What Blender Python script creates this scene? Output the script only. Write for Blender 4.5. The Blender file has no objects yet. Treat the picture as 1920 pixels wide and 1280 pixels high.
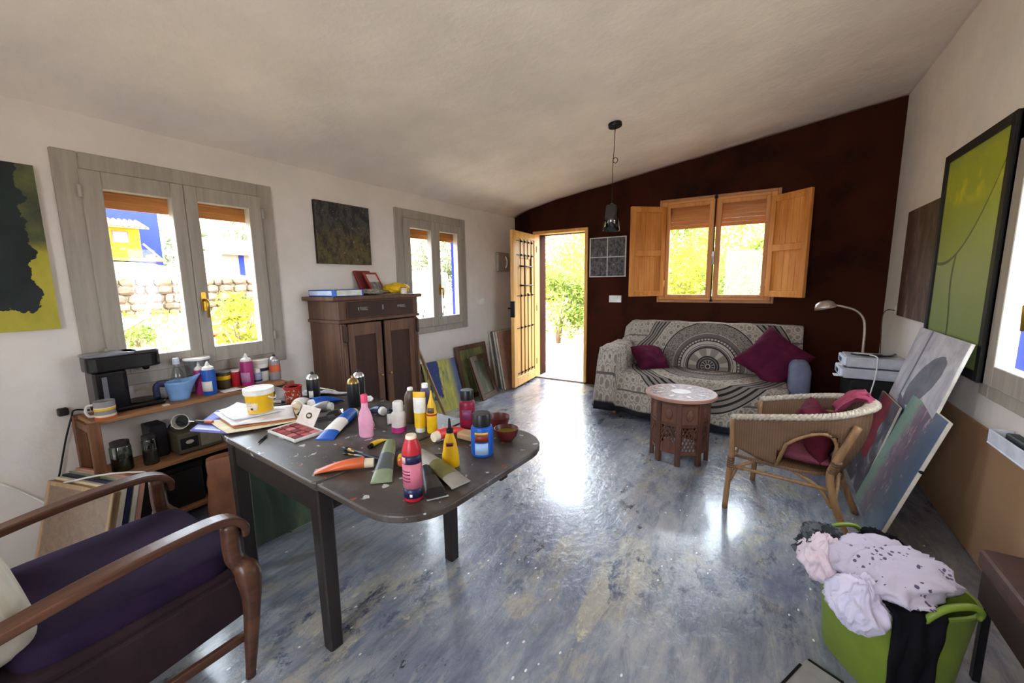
import bpy, bmesh, math, random
from mathutils import Vector, Matrix, noise

# ------------------------------------------------------------------ camera, sky, sun, exposure
SC = bpy.context.scene
COL = SC.collection
W_, D_, Y0 = 4.014, 5.063, -1.35          # room: right wall, back wall, rear wall behind the camera
def set_camera():
    f, yaw, pitch, roll = 765.74, 0.556373, 0.1455055, 0.0140222
    fwd = Vector((-math.sin(yaw)*math.cos(pitch), math.cos(yaw)*math.cos(pitch), -math.sin(pitch)))
    r = Vector((math.cos(yaw), math.sin(yaw), 0)); d = fwd.cross(r)
    r2 = math.cos(roll)*r + math.sin(roll)*d
    d2 = -math.sin(roll)*r + math.cos(roll)*d
    cd = bpy.data.cameras.new('camera'); co = bpy.data.objects.new('camera', cd); COL.objects.link(co)
    cd.sensor_width = 36; cd.sensor_fit = 'HORIZONTAL'; cd.lens = f/1920*36; cd.clip_start = .02; cd.clip_end = 300
    m = Matrix((r2, -d2, -fwd)).transposed().to_4x4(); m.translation = Vector((3.07513, 0, 1.36996))
    co.matrix_world = m; SC.camera = co
set_camera()
SC.view_settings.view_transform = 'Standard'; SC.view_settings.look = 'None'
SC.view_settings.gamma = 1; SC.view_settings.use_curve_mapping = False
SC.view_settings.exposure = 2.1
SC.cycles.use_denoising = True
SC.cycles.max_bounces = 14; SC.cycles.diffuse_bounces = 9; SC.cycles.glossy_bounces = 5
SC.cycles.transmission_bounces = 6; SC.cycles.transparent_max_bounces = 16
SC.cycles.sample_clamp_indirect = 6.0
SC.cycles.caustics_reflective = False; SC.cycles.caustics_refractive = False

def set_world():
    w = bpy.data.worlds.new('sky'); SC.world = w; w.use_nodes = True
    nt = w.node_tree; nt.nodes.clear()
    o = nt.nodes.new('ShaderNodeOutputWorld'); b = nt.nodes.new('ShaderNodeBackground'); s = nt.nodes.new('ShaderNodeTexSky')
    s.sky_type = 'HOSEK_WILKIE'; s.turbidity = 4.0; s.ground_albedo = .4
    s.sun_direction = Vector((.06, -.5, .86)).normalized()
    mx = nt.nodes.new('ShaderNodeMix'); mx.data_type = 'RGBA'; mx.inputs[0].default_value = .4
    nt.links.new(s.outputs[0], mx.inputs[6]); mx.inputs[7].default_value = (.93, .97, 1.0, 1)
    nt.links.new(mx.outputs[2], b.inputs[0]); b.inputs[1].default_value = SKY
    nt.links.new(b.outputs[0], o.inputs[0])
SKY = 10.0
set_world()
def sun():
    l = bpy.data.lights.new('sun', 'SUN'); l.energy = 8.0; l.angle = .009; l.color = (1, .95, .86)
    o = bpy.data.objects.new('sun', l); COL.objects.link(o); o.location = (4, -6, 12)
    o.rotation_euler = Vector((-.06, .5, -.86)).to_track_quat('-Z', 'Y').to_euler()
sun()
def portal(name, loc, rot, sx, sy):
    l = bpy.data.lights.new(name, 'AREA'); l.shape = 'RECTANGLE'; l.size = sx; l.size_y = sy; l.cycles.is_portal = True
    o = bpy.data.objects.new(name, l); COL.objects.link(o); o.location = loc; o.rotation_euler = rot
H = math.pi/2
portal('portal_window', (-.15, 1.147, 1.43), (H, 0, -H), .95, 1.1)
portal('portal_window', (-.15, 3.368, 1.45), (H, 0, -H), .95, 1.1)
portal('portal_window', (W_+.15, 2.336, 1.43), (H, 0, H), .95, 1.1)
portal('portal_door', (.7, D_+.31, 1.03), (-H, 0, 0), .8, 2.0)
portal('portal_window', (2.553, D_+.31, 1.68), (-H, 0, 0), 1.1, 1.1)
portal('portal_window', (-.15, -.825, 1.1), (H, 0, -H), .85, 2.0)  # belongs to the added glazed door behind the camera
portal('portal_window', (2.6, Y0-.31, 1.5), (H, 0, 0), .9, 1.1)  # belongs to the added opening in the rear wall

# ------------------------------------------------------------------ helpers
random.seed(7)
def lin(c):
    return tuple(((x/255)/12.92 if x/255 <= .04045 else ((x/255+.055)/1.055)**2.4) for x in c)
MATS = {}
class NT:
    """small node helper around one material"""
    def __init__(s, name):
        s.m = bpy.data.materials.new(name); s.m.use_nodes = True; s.t = s.m.node_tree
        s.p = s.t.nodes['Principled BSDF']; s.out = s.t.nodes['Material Output']
        s.p.inputs['Specular IOR Level'].default_value = .35
    def n(s, t, **kw):
        x = s.t.nodes.new('ShaderNode'+t)
        for k, v in kw.items():
            if k.startswith('i_'): x.inputs[k[2:].replace('_', ' ')].default_value = v
            else: setattr(x, k, v)
        return x
    def l(s, a, b): s.t.links.new(a, b)
    def coord(s, kind='Object', scale=(1, 1, 1), rot=(0, 0, 0), loc=(0, 0, 0)):
        c = s.n('TexCoord'); mp = s.n('Mapping'); s.l(c.outputs[kind], mp.inputs[0])
        mp.inputs['Scale'].default_value = scale; mp.inputs['Rotation'].default_value = rot; mp.inputs['Location'].default_value = loc
        return mp.outputs[0]
    def noise(s, vec, scale, detail=4, rough=.55, dist=0):
        x = s.n('TexNoise'); s.l(vec, x.inputs['Vector']); x.inputs['Scale'].default_value = scale
        x.inputs['Detail'].default_value = detail; x.inputs['Roughness'].default_value = rough; x.inputs['Distortion'].default_value = dist
        return x.outputs['Fac']
    def ramp(s, fac, stops, interp='LINEAR'):
        r = s.n('ValToRGB'); e = r.color_ramp.elements; r.color_ramp.interpolation = interp
        while len(e) < len(stops): e.new(1)
        for q, (p, c) in zip(e, stops):
            q.position = p; q.color = (*lin(c), 1) if len(c) == 3 else c
        s.l(fac, r.inputs[0]); return r.outputs[0]
    def fac(s, fac, a, b):
        r = s.n('MapRange'); s.l(fac, r.inputs[0]); r.inputs[1].default_value = a; r.inputs[2].default_value = b; return r.outputs[0]
    def mix(s, f, a, b, mode='MIX'):
        x = s.n('Mix', data_type='RGBA', blend_type=mode)
        for k, v in ((0, f), (6, a), (7, b)):
            if isinstance(v, (int, float)): x.inputs[k].default_value = v
            elif isinstance(v, tuple): x.inputs[k].default_value = (*lin(v), 1)
            else: s.l(v, x.inputs[k])
        return x.outputs[2]
    def math(s, op, a, b=None, c=None):
        x = s.n('Math', operation=op)
        for k, v in enumerate((a, b, c)):
            if v is None: continue
            if isinstance(v, (int, float)): x.inputs[k].default_value = v
            else: s.l(v, x.inputs[k])
        return x.outputs[0]
    def sep(s, vec):
        x = s.n('SeparateXYZ'); s.l(vec, x.inputs[0]); return x.outputs
    def color(s, c):
        if isinstance(c, tuple): s.p.inputs['Base Color'].default_value = (*lin(c), 1)
        else: s.l(c, s.p.inputs['Base Color'])
    def bump(s, h, strength=.3, dist=.01):
        b = s.n('Bump'); s.l(h, b.inputs['Height']); b.inputs['Strength'].default_value = strength; b.inputs['Distance'].default_value = dist
        s.l(b.outputs[0], s.p.inputs['Normal'])
    def rough(s, r): s.p.inputs['Roughness'].default_value = r
def plain(name, c, rough=.5, metal=0, var=.08, vscale=12, bump=0, bscale=60, coat=0, sub=0, trans=0, alpha=1):
    """one colour with a slight mottling of its own"""
    if name in MATS: return MATS[name]
    k = NT(name); v = k.coord()
    f = k.noise(v, vscale, 5)
    a = tuple(max(0, x*(1-var)) for x in c); b = tuple(min(255, x*(1+var)) for x in c)
    k.color(k.ramp(f, [(.3, a), (.7, b)])); k.rough(rough); k.p.inputs['Metallic'].default_value = metal
    if bump: k.bump(k.noise(v, bscale, 4), bump, .004)
    if coat: k.p.inputs['Coat Weight'].default_value = coat; k.p.inputs['Coat Roughness'].default_value = .08
    if trans: k.p.inputs['Transmission Weight'].default_value = trans
    MATS[name] = k.m; return k.m
def wood(name, c1, c2, rough=.5, axis='y', scale=8, bump=.15):
    if name in MATS: return MATS[name]
    k = NT(name); s = {'x': (.08, 1, 1), 'y': (1, .08, 1), 'z': (1, 1, .08)}[axis]
    v = k.coord(scale=s)
    f = k.noise(v, scale*3, 6, .6, .8); g = k.noise(v, scale*14, 3)
    h = k.math('ADD', k.math('MULTIPLY', f, .75), k.math('MULTIPLY', g, .25))
    k.color(k.ramp(h, [(.32, c1), (.66, c2)])); k.rough(rough); k.bump(h, bump, .003)
    MATS[name] = k.m; return k.m
def glass(name='window_glass', tint=(248, 250, 250), gloss=.018):
    if name in MATS: return MATS[name]
    k = NT(name); k.t.nodes.remove(k.p)
    t = k.n('BsdfTransparent'); t.inputs[0].default_value = (*lin(tint), 1)
    g = k.n('BsdfGlossy'); g.inputs['Roughness'].default_value = .03
    m = k.n('MixShader'); m.inputs[0].default_value = gloss
    k.l(t.outputs[0], m.inputs[1]); k.l(g.outputs[0], m.inputs[2]); k.l(m.outputs[0], k.out.inputs[0])
    MATS[name] = k.m; return k.m

class MB:
    """collects shapes of ONE part, then links them as one mesh object"""
    def __init__(s): s.v = []; s.f = []; s.uv = []
    def add(s, v, f, M=None):
        o = len(s.v)
        s.v += [tuple((M @ Vector(p)) if M else p) for p in v]; s.f += [tuple(i+o for i in q) for q in f]; return s
    def box(s, x0, x1, y0, y1, z0, z1, M=None):
        v = [(x, y, z) for z in (z0, z1) for y in (y0, y1) for x in (x0, x1)]
        return s.add(v, [(0, 2, 3, 1), (4, 5, 7, 6), (0, 1, 5, 4), (2, 6, 7, 3), (0, 4, 6, 2), (1, 3, 7, 5)], M)
    def bar(s, a, b, w, h, up=(0, 0, 1), w2=None, h2=None):
        """rectangular bar from a to b"""
        a = Vector(a); b = Vector(b); d = (b-a).normalized(); u = Vector(up); x = d.cross(u)
        if x.length < 1e-4: x = d.cross(Vector((1, 0, 0)))
        x.normalize(); z = x.cross(d)
        w2 = w if w2 is None else w2; h2 = h if h2 is None else h2
        v = []
        for p, ww, hh in ((a, w, h), (b, w2, h2)):
            v += [p-x*ww/2-z*hh/2, p+x*ww/2-z*hh/2, p+x*ww/2+z*hh/2, p-x*ww/2+z*hh/2]
        return s.add([tuple(q) for q in v], [(3, 2, 1, 0), (4, 5, 6, 7), (0, 1, 5, 4), (1, 2, 6, 5), (2, 3, 7, 6), (3, 0, 4, 7)])
    def tube(s, pts, r, n=8, closed=False, flat=1.0):
        P = [Vector(p) for p in pts]; k = len(P); R = r if isinstance(r, (list, tuple)) else [r]*k
        o = len(s.v); ref = None
        for i, p in enumerate(P):
            a = P[i-1] if (i > 0 or closed) else p; b = P[(i+1) % k] if (i < k-1 or closed) else p
            t = (b-a).normalized() if (b-a).length > 1e-9 else Vector((0, 0, 1))
            if ref is None:
                ref = t.cross(Vector((0, 0, 1)))
                if ref.length < .05: ref = t.cross(Vector((1, 0, 0)))
            ref = (ref - t*ref.dot(t)).normalized(); bi = t.cross(ref)
            for j in range(n):
                q = 2*math.pi*j/n
                s.v.append(tuple(p + ref*math.cos(q)*R[i] + bi*math.sin(q)*R[i]*flat))
        for i in range(k if closed else k-1):
            i2 = (i+1) % k
            for j in range(n): s.f.append((o+i*n+j, o+i*n+(j+1) % n, o+i2*n+(j+1) % n, o+i2*n+j))
        if not closed:
            s.f.append(tuple(o+j for j in reversed(range(n)))); s.f.append(tuple(o+(k-1)*n+j for j in range(n)))
        return s
    def lathe(s, prof, n=20, c=(0, 0, 0), M=None, sx=1, sy=1):
        v = []; f = []
        for r, z in prof:
            for j in range(n):
                q = 2*math.pi*j/n; v.append((c[0]+r*sx*math.cos(q), c[1]+r*sy*math.sin(q), c[2]+z))
        for i in range(len(prof)-1):
            for j in range(n): f.append((i*n+j, i*n+(j+1) % n, (i+1)*n+(j+1) % n, (i+1)*n+j))
        if prof[0][0] > 1e-6: f.append(tuple(reversed(range(n))))
        if prof[-1][0] > 1e-6: f.append(tuple((len(prof)-1)*n+j for j in range(n)))
        return s.add(v, f, M)
    def prism(s, out, z0, z1, M=None):
        n = len(out); v = [(x, y, z0) for x, y in out] + [(x, y, z1) for x, y in out]
        f = [tuple(reversed(range(n))), tuple(range(n, 2*n))] + [(i, (i+1) % n, n+(i+1) % n, n+i) for i in range(n)]
        return s.add(v, f, M)
    def grid(s, fn, nu, nv, closeu=False, M=None):
        v = []; uv = []
        for j in range(nv+1):
            for i in range(nu if closeu else nu+1):
                v.append(tuple(fn(i/nu, j/nv)))
        w = nu if closeu else nu+1; f = []
        for j in range(nv):
            for i in range(nu):
                f.append((j*w+i, j*w+(i+1) % w, (j+1)*w+(i+1) % w, (j+1)*w+i))
        return s.add(v, f, M)
    def ell(s, c, r, n=16, m=10, e=1.0, M=None):
        """super-ellipsoid"""
        def sg(x, p): return math.copysign(abs(x)**p, x)
        def fn(u, w):
            a = u*2*math.pi; b = (w-.5)*math.pi
            return (c[0]+r[0]*sg(math.cos(b), e)*sg(math.cos(a), e), c[1]+r[1]*sg(math.cos(b), e)*sg(math.sin(a), e), c[2]+r[2]*sg(math.sin(b), e))
        return s.grid(fn, n, m, True, M)
    def build(s, name, mat, parent=None, smooth=False, bevel=0, seg=1, solid=0, sub=0):
        me = bpy.data.meshes.new(name); me.from_pydata(s.v, [], s.f); me.update()
        if smooth: me.polygons.foreach_set('use_smooth', [True]*len(me.polygons))
        ob = bpy.data.objects.new(name, me); COL.objects.link(ob); me.materials.append(mat)
        if parent is not None: ob.parent = parent
        if solid:
            q = ob.modifiers.new('thickness', 'SOLIDIFY'); q.thickness = solid; q.offset = 0
        if bevel:
            q = ob.modifiers.new('edge', 'BEVEL'); q.width = bevel; q.segments = seg; q.limit_method = 'ANGLE'; q.angle_limit = .6
        if sub:
            q = ob.modifiers.new('round', 'SUBSURF'); q.levels = sub; q.render_levels = sub
        if smooth == 'auto':
            for p in me.polygons: p.use_smooth = True
            me.set_sharp_from_angle(angle=.7)
        return ob
def tag(o, label, cat, group=None):
    o['label'] = label; o['category'] = cat
    if group: o['group'] = group
    return o
def thing(name, label, cat, loc=(0, 0, 0), rz=0, group=None, rot=None):
    o = bpy.data.objects.new(name, None); COL.objects.link(o); o.empty_display_size = .1
    o.location = loc; o.rotation_euler = rot if rot else (0, 0, rz)
    return tag(o, label, cat, group)
def struct(o): o['kind'] = 'structure'; return o
def hub(name, loc=(0, 0, 0)):
    o = bpy.data.objects.new(name, None); COL.objects.link(o); o.location = loc; o.empty_display_size = .1; return struct(o)
def spl(pts, n=8):
    """Catmull-Rom through points"""
    P = [Vector(p) for p in pts]; P = [2*P[0]-P[1]] + P + [2*P[-1]-P[-2]]; out = []
    for i in range(1, len(P)-2):
        for k in range(n):
            t = k/n; a, b, c, d = P[i-1:i+3]
            out.append(.5*((2*b)+(c-a)*t+(2*a-5*b+4*c-d)*t*t+(3*b-a-3*c+d)*t**3))
    out.append(P[-2]); return out
def rrect(x0, x1, y0, y1, r, n=5):
    o = []
    for cx, cy, a in ((x1-r, y0+r, -90), (x1-r, y1-r, 0), (x0+r, y1-r, 90), (x0+r, y0+r, 180)):
        for k in range(n+1):
            q = math.radians(a+90*k/n); o.append((cx+r*math.cos(q), cy+r*math.sin(q)))
    return o
def copy_tree(o, parent=None):
    c = o.copy(); COL.objects.link(c); c.parent = parent
    for ch in o.children: copy_tree(ch, c)
    return c

# ------------------------------------------------------------------ materials of the shell
def m_plaster(name, c, amp=.35, patch=None):
    k = NT(name); v = k.coord()
    f = k.noise(v, 2.2, 6, .6); g = k.noise(v, 26, 5, .6)
    a = tuple(x*.93 for x in c); col = k.ramp(f, [(.3, a), (.7, c)])
    if patch: col = k.mix(k.fac(k.noise(v, 1.3, 7, .65, .6), .47, .66), col, patch)
    k.color(col); k.rough(.9); k.p.inputs['Specular IOR Level'].default_value = .12
    k.bump(k.math('ADD', k.math('MULTIPLY', f, 2.0), k.math('MULTIPLY', g, .35)), amp, .012)
    return k.m
WHITE = m_plaster('white_plaster', (231, 224, 218))
CEIL = m_plaster('ceiling_plaster', (240, 230, 222), .5)
BROWN = m_plaster('brown_wall_paint', (58, 25, 13), .3, (31, 12, 6))
TAN = m_plaster('tan_wall_paint', (176, 140, 108), .2, (164, 126, 96))
def m_floor():
    k = NT('marbled_floor_paint')
    v = k.coord(scale=(1, .55, 1), rot=(0, 0, .55)); u = k.coord(rot=(0, 0, -.5), scale=(1, .6, 1), loc=(3, 1, 0)); st = k.coord(rot=(0, 0, .75), scale=(1, .2, 1))
    n1 = k.noise(v, 1.9, 11, .7, .3); n2 = k.noise(u, 2.2, 11, .74, .35); n3 = k.noise(st, 15, 10, .76, .5); n4 = k.noise(u, 1.1, 6, .6, .3); n5 = k.noise(v, 10, 10, .78, .3)
    c = k.ramp(n1, [(.30, (88, 96, 118)), (.42, (118, 124, 142)), (.52, (138, 143, 154)), (.62, (160, 161, 164)), (.76, (136, 141, 154))])
    c = k.mix(k.math('MULTIPLY', k.fac(n2, .53, .61), .7), c, (174, 166, 146))
    c = k.mix(k.math('MULTIPLY', k.fac(n3, .50, .62), .55), c, (88, 95, 114))
    c = k.mix(k.math('MULTIPLY', k.fac(n3, .47, .38), .5), c, (170, 169, 164))
    c = k.mix(k.math('MULTIPLY', k.fac(n5, .52, .60), k.fac(n4, .46, .60)), c, (70, 78, 102))
    c = k.mix(k.math('MULTIPLY', k.fac(n5, .42, .37), k.fac(n2, .5, .58)), c, (190, 183, 162))
    # scuffs of black and blue paint, small white dots
    blk = k.noise(u, 4.4, 11, .8, .2); msk = k.noise(v, 1.2, 3)
    c = k.mix(k.math('MULTIPLY', k.fac(blk, .565, .61), k.fac(msk, .47, .55)), c, (34, 37, 47))
    w = k.n('TexVoronoi'); k.l(v, w.inputs['Vector']); w.inputs['Scale'].default_value = 24
    dot = k.math('LESS_THAN', w.outputs['Distance'], .10)
    dot = k.math('MULTIPLY', dot, k.math('GREATER_THAN', k.noise(v, 3, 3), .53))
    c = k.mix(dot, c, (226, 228, 230))
    k.color(c)
    rr = k.math('MULTIPLY_ADD', k.fac(k.noise(v, 6, 5), .2, .8), .16, .10)
    k.l(rr, k.p.inputs['Roughness']); k.p.inputs['Specular IOR Level'].default_value = .7
    k.p.inputs['Coat Weight'].default_value = .45; k.p.inputs['Coat Roughness'].default_value = .13; k.p.inputs['Coat IOR'].default_value = 1.55
    h = k.math('ADD', k.math('MULTIPLY', k.noise(u, 26, 6, .62, .6), .8), k.math('MULTIPLY', n3, .5))
    k.bump(h, .5, .009)
    return k.m
FLOOR = m_floor()
BLUE = m_plaster('blue_render', (44, 54, 140), .3)
GREY = wood('grey_frame_paint', (146, 138, 129), (170, 162, 152), .55, 'z', 6, .1)
PINE = wood('orange_pine', (176, 104, 42), (216, 148, 74), .42, 'z', 5, .08)
PINEX = wood('orange_pine_cross_grain', (176, 104, 42), (216, 148, 74), .42, 'x', 5, .08)
DOORW = wood('pale_door_pine', (196, 138, 66), (228, 178, 104), .45, 'z', 5, .08)
SLAT = wood('roller_slat_wood', (196, 122, 60), (224, 154, 84), .85, 'x', 6, .03)
SLATY = wood('roller_slat_wood_side', (196, 122, 60), (224, 154, 84), .85, 'y', 6, .03)
IRON = plain('black_iron', (26, 24, 23), .45, .8)
BRASS = plain('brass', (178, 138, 52), .3, .9)
STEEL = plain('grey_steel', (140, 138, 134), .35, .8)
BLACK = plain('black_plastic', (16, 16, 18), .35)
WPLAST = plain('white_plastic', (226, 226, 224), .4)
GLASS = glass()

# ------------------------------------------------------------------ room shell
def wall(name, mat, axis, pos, thick, a0, a1, z0, z1, holes):
    """a wall of real thickness with openings; axis 'x' = wall plane at x=pos running along y"""
    A = sorted({a0, a1, *[h[0] for h in holes], *[h[1] for h in holes]})
    Z = sorted({z0, z1, *[h[2] for h in holes], *[h[3] for h in holes]})
    def solid(i, j):
        if not (0 <= i < len(A)-1 and 0 <= j < len(Z)-1): return False
        a = (A[i]+A[i+1])/2; z = (Z[j]+Z[j+1])/2
        return not any(h[0] < a < h[1] and h[2] < z < h[3] for h in holes)
    mb = MB()
    def P(a, z, t): return (pos+thick*t, a, z) if axis == 'x' else (a, pos+thick*t, z)
    def q(*p):
        o = len(mb.v); mb.v += p; mb.f.append((o, o+1, o+2, o+3))
    for i in range(len(A)-1):
        for j in range(len(Z)-1):
            if not solid(i, j): continue
            b, c, d, e = A[i], A[i+1], Z[j], Z[j+1]
            q(P(b, d, 0), P(c, d, 0), P(c, e, 0), P(b, e, 0)); q(P(b, d, 1), P(b, e, 1), P(c, e, 1), P(c, d, 1))
            if not solid(i-1, j): q(P(b, d, 0), P(b, e, 0), P(b, e, 1), P(b, d, 1))
            if not solid(i+1, j): q(P(c, d, 0), P(c, d, 1), P(c, e, 1), P(c, e, 0))
            if not solid(i, j-1): q(P(b, d, 0), P(b, d, 1), P(c, d, 1), P(c, d, 0))
            if not solid(i, j+1): q(P(b, e, 0), P(c, e, 0), P(c, e, 1), P(b, e, 1))
    o = mb.build(name, mat)
    bm = bmesh.new(); bm.from_mesh(o.data); bmesh.ops.remove_doubles(bm, verts=bm.verts, dist=1e-5); bmesh.ops.recalc_face_normals(bm, faces=bm.faces); bm.to_mesh(o.data); bm.free()
    return struct(o)
T_ = .3
wall('wall_left', WHITE, 'x', 0, -.13, Y0, D_, 0, 3.0, [(-1.25, -.40, .05, 2.1), (.69, 1.603, .89, 1.985), (2.911, 3.824, .912, 2.007)])  # first opening is for the added glazed door
wall('wall_back', BROWN, 'y', D_, T_, -T_, W_+T_, 0, 3.2, [(.33, 1.065, 0, 2.005), (2.0, 3.106, 1.14, 2.23)])
wr = wall('wall_right', WHITE, 'x', W_, .13, Y0, D_, 0, 3.2, [(1.878, 2.793, .865, 1.99)])
wall('wall_rear', WHITE, 'y', Y0, -T_, -T_, W_+T_, 0, 3.2, [(2.15, 3.05, .95, 2.05)])  # unseen window opening added to brighten the room from behind
# tan painted lower part of the right wall (a skim coat, a few millimetres proud)
struct(MB().box(W_-.006, W_+.01, Y0+.01, 3.64, .002, .645).build('trim_1', TAN, bevel=.003))
def floor():
    mb = MB(); mb.box(-.02, W_+.02, Y0-.02, D_+.02, -.08, 0); o = mb.build('floor', FLOOR); return struct(o)
floor()
struct(MB().box(.33, 1.065, D_-.005, D_+T_+.05, -.06, .018).build('door_sill', plain('sill_cement', (150, 142, 130), .7, bump=.2), bevel=.006))
def ceil_z(x): return 2.324+.1495*x
def ceiling():
    """sloping, hand-plastered, rounded into the left wall"""
    mb = MB()
    def fn(u, v):
        y = Y0-.02+(D_+.04-Y0)*v; x = -.04 + (W_+.1)*(u**1.25)
        z = ceil_z(x) - .10*math.exp(-max(x, 0)/.16)*.8
        z += .018*noise.noise((x*1.1, y*.9, 3)) + .006*noise.noise((x*4, y*4, 7))
        return (x, y, z)
    mb.grid(fn, 56, 70); o = mb.build('ceiling', CEIL, smooth=True, solid=.0)
    m = o.modifiers.new('thickness', 'SOLIDIFY'); m.thickness = .12; m.offset = 1
    for p in o.data.polygons:
        if p.normal.z > 0: pass
    return struct(o)
ceiling()
# roof slab above so that no light leaks in and the eaves shade the windows
struct(MB().add([(-.75, Y0-.6, 2.50), (W_+.7, Y0-.6, 3.22), (W_+.7, D_+.6, 3.22), (-.75, D_+.6, 2.50),
                 (-.75, Y0-.6, 2.60), (W_+.7, Y0-.6, 3.34), (W_+.7, D_+.6, 3.34), (-.75, D_+.6, 2.60)],
                [(0, 3, 2, 1), (4, 5, 6, 7), (0, 1, 5, 4), (1, 2, 6, 5), (2, 3, 7, 6), (3, 0, 4, 7)]).build('roof', plain('roof_render', (196, 178, 160), .8)))

# ------------------------------------------------------------------ grey two-sash windows of the side walls
def grey_window(name, yo, zo, xw, sgn, slats, handle=True):
    """local frame: casing from y=0..1.07, z=0..1.25 on the wall plane; n = outward-into-room direction"""
    h = hub(name, (xw, yo, zo)); n = sgn
    def B(x0, x1, *r): a, b = sorted((x0*n, x1*n)); return (a, b, *r)
    casing = [(0, .098, 0, 1.25), (.972, 1.07, 0, 1.25), (.098, .972, 1.165, 1.25), (.098, .972, 0, .085)]
    for y0, y1, z0, z1 in casing:
        MB().box(*B(-.02, .022, y0, y1, z0, z1)).build('casing_board', GREY, h, bevel=.004)
    for s in (0, 1):
        y0, y1 = (.09, .534) if s == 0 else (.536, .98)
        gl0, gl1 = (y0+.082, y1-.066) if s == 0 else (y0+.066, y1-.082)
        sh = MB().box(*B(-.025, .04, y0, gl0, .068, 1.163)).box(*B(-.025, .04, gl1, y1, .068, 1.163)) \
                 .box(*B(-.025, .04, gl0, gl1, .068, .165)).box(*B(-.025, .04, gl0, gl1, 1.075, 1.163)).build('sash', GREY, h, bevel=.003)
        for z in (.20, 1.05) if sgn > 0 else ():
            yy = y0-.006 if s == 0 else y1+.006
            MB().lathe([(.008, -.03), (.009, -.028), (.009, .028), (.008, .03)], 8, (n*.044, yy, z)).build('hinge', GREY, sh, smooth='auto')
        MB().box(*B(-.006, -.002, gl0-.004, gl1+.004, .161, 1.079)).build('pane', GLASS, sh)
    if handle:
        hd = MB().box(*B(.04, .048, .555, .585, .40, .52)).build('handle', BRASS, h, bevel=.002)
        MB().tube([(n*.048, .57, .47), (n*.085, .57, .47), (n*.09, .57, .455), (n*.088, .57, .36)], [.009, .009, .010, .008], 8).build('lever', BRASS, hd, smooth=True)
    for i in range(slats):
        z = 1.19-.04*i
        MB().box(*B(-.085, -.072, .085, .985, z-.0385, z)).build('shutter_slat', SLATY, h, bevel=.0015)
    # outer sill
    for y0, y1 in ((.079, .083), (.987, .991)): MB().box(*B(-.135, -.03, y0, y1, .08, 1.17)).build('outer_reveal', BLUE, h)
    MB().box(*B(-.2, -.03, .06, 1.01, .05, .078)).build('outer_sill', plain('outer_sill_stone', (205, 198, 186), .8), h, bevel=.004)
    return h
grey_window('window_1', .612, .812, 0, 1, 5)
grey_window('window_2', 2.833, .837, 0, 1, 5)
grey_window('window_3', 1.80, .793, W_, -1, 3)

# unseen glazed door added in the left wall behind the camera for fill daylight
def added_side_door():
    h = hub('added_door', (0, -1.25, .05))
    for y0, y1 in ((0, .07), (.78, .85)): MB().box(-.08, -.02, y0, y1, 0, 2.05).build('door_stile', GREY, h, bevel=.004)
    for z0, z1 in ((0, .12), (1.97, 2.05)): MB().box(-.08, -.02, .07, .78, z0, z1).build('door_rail', GREY, h, bevel=.004)
    MB().box(-.052, -.047, .065, .785, .115, 1.975).build('pane', GLASS, h)
added_side_door()

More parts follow.
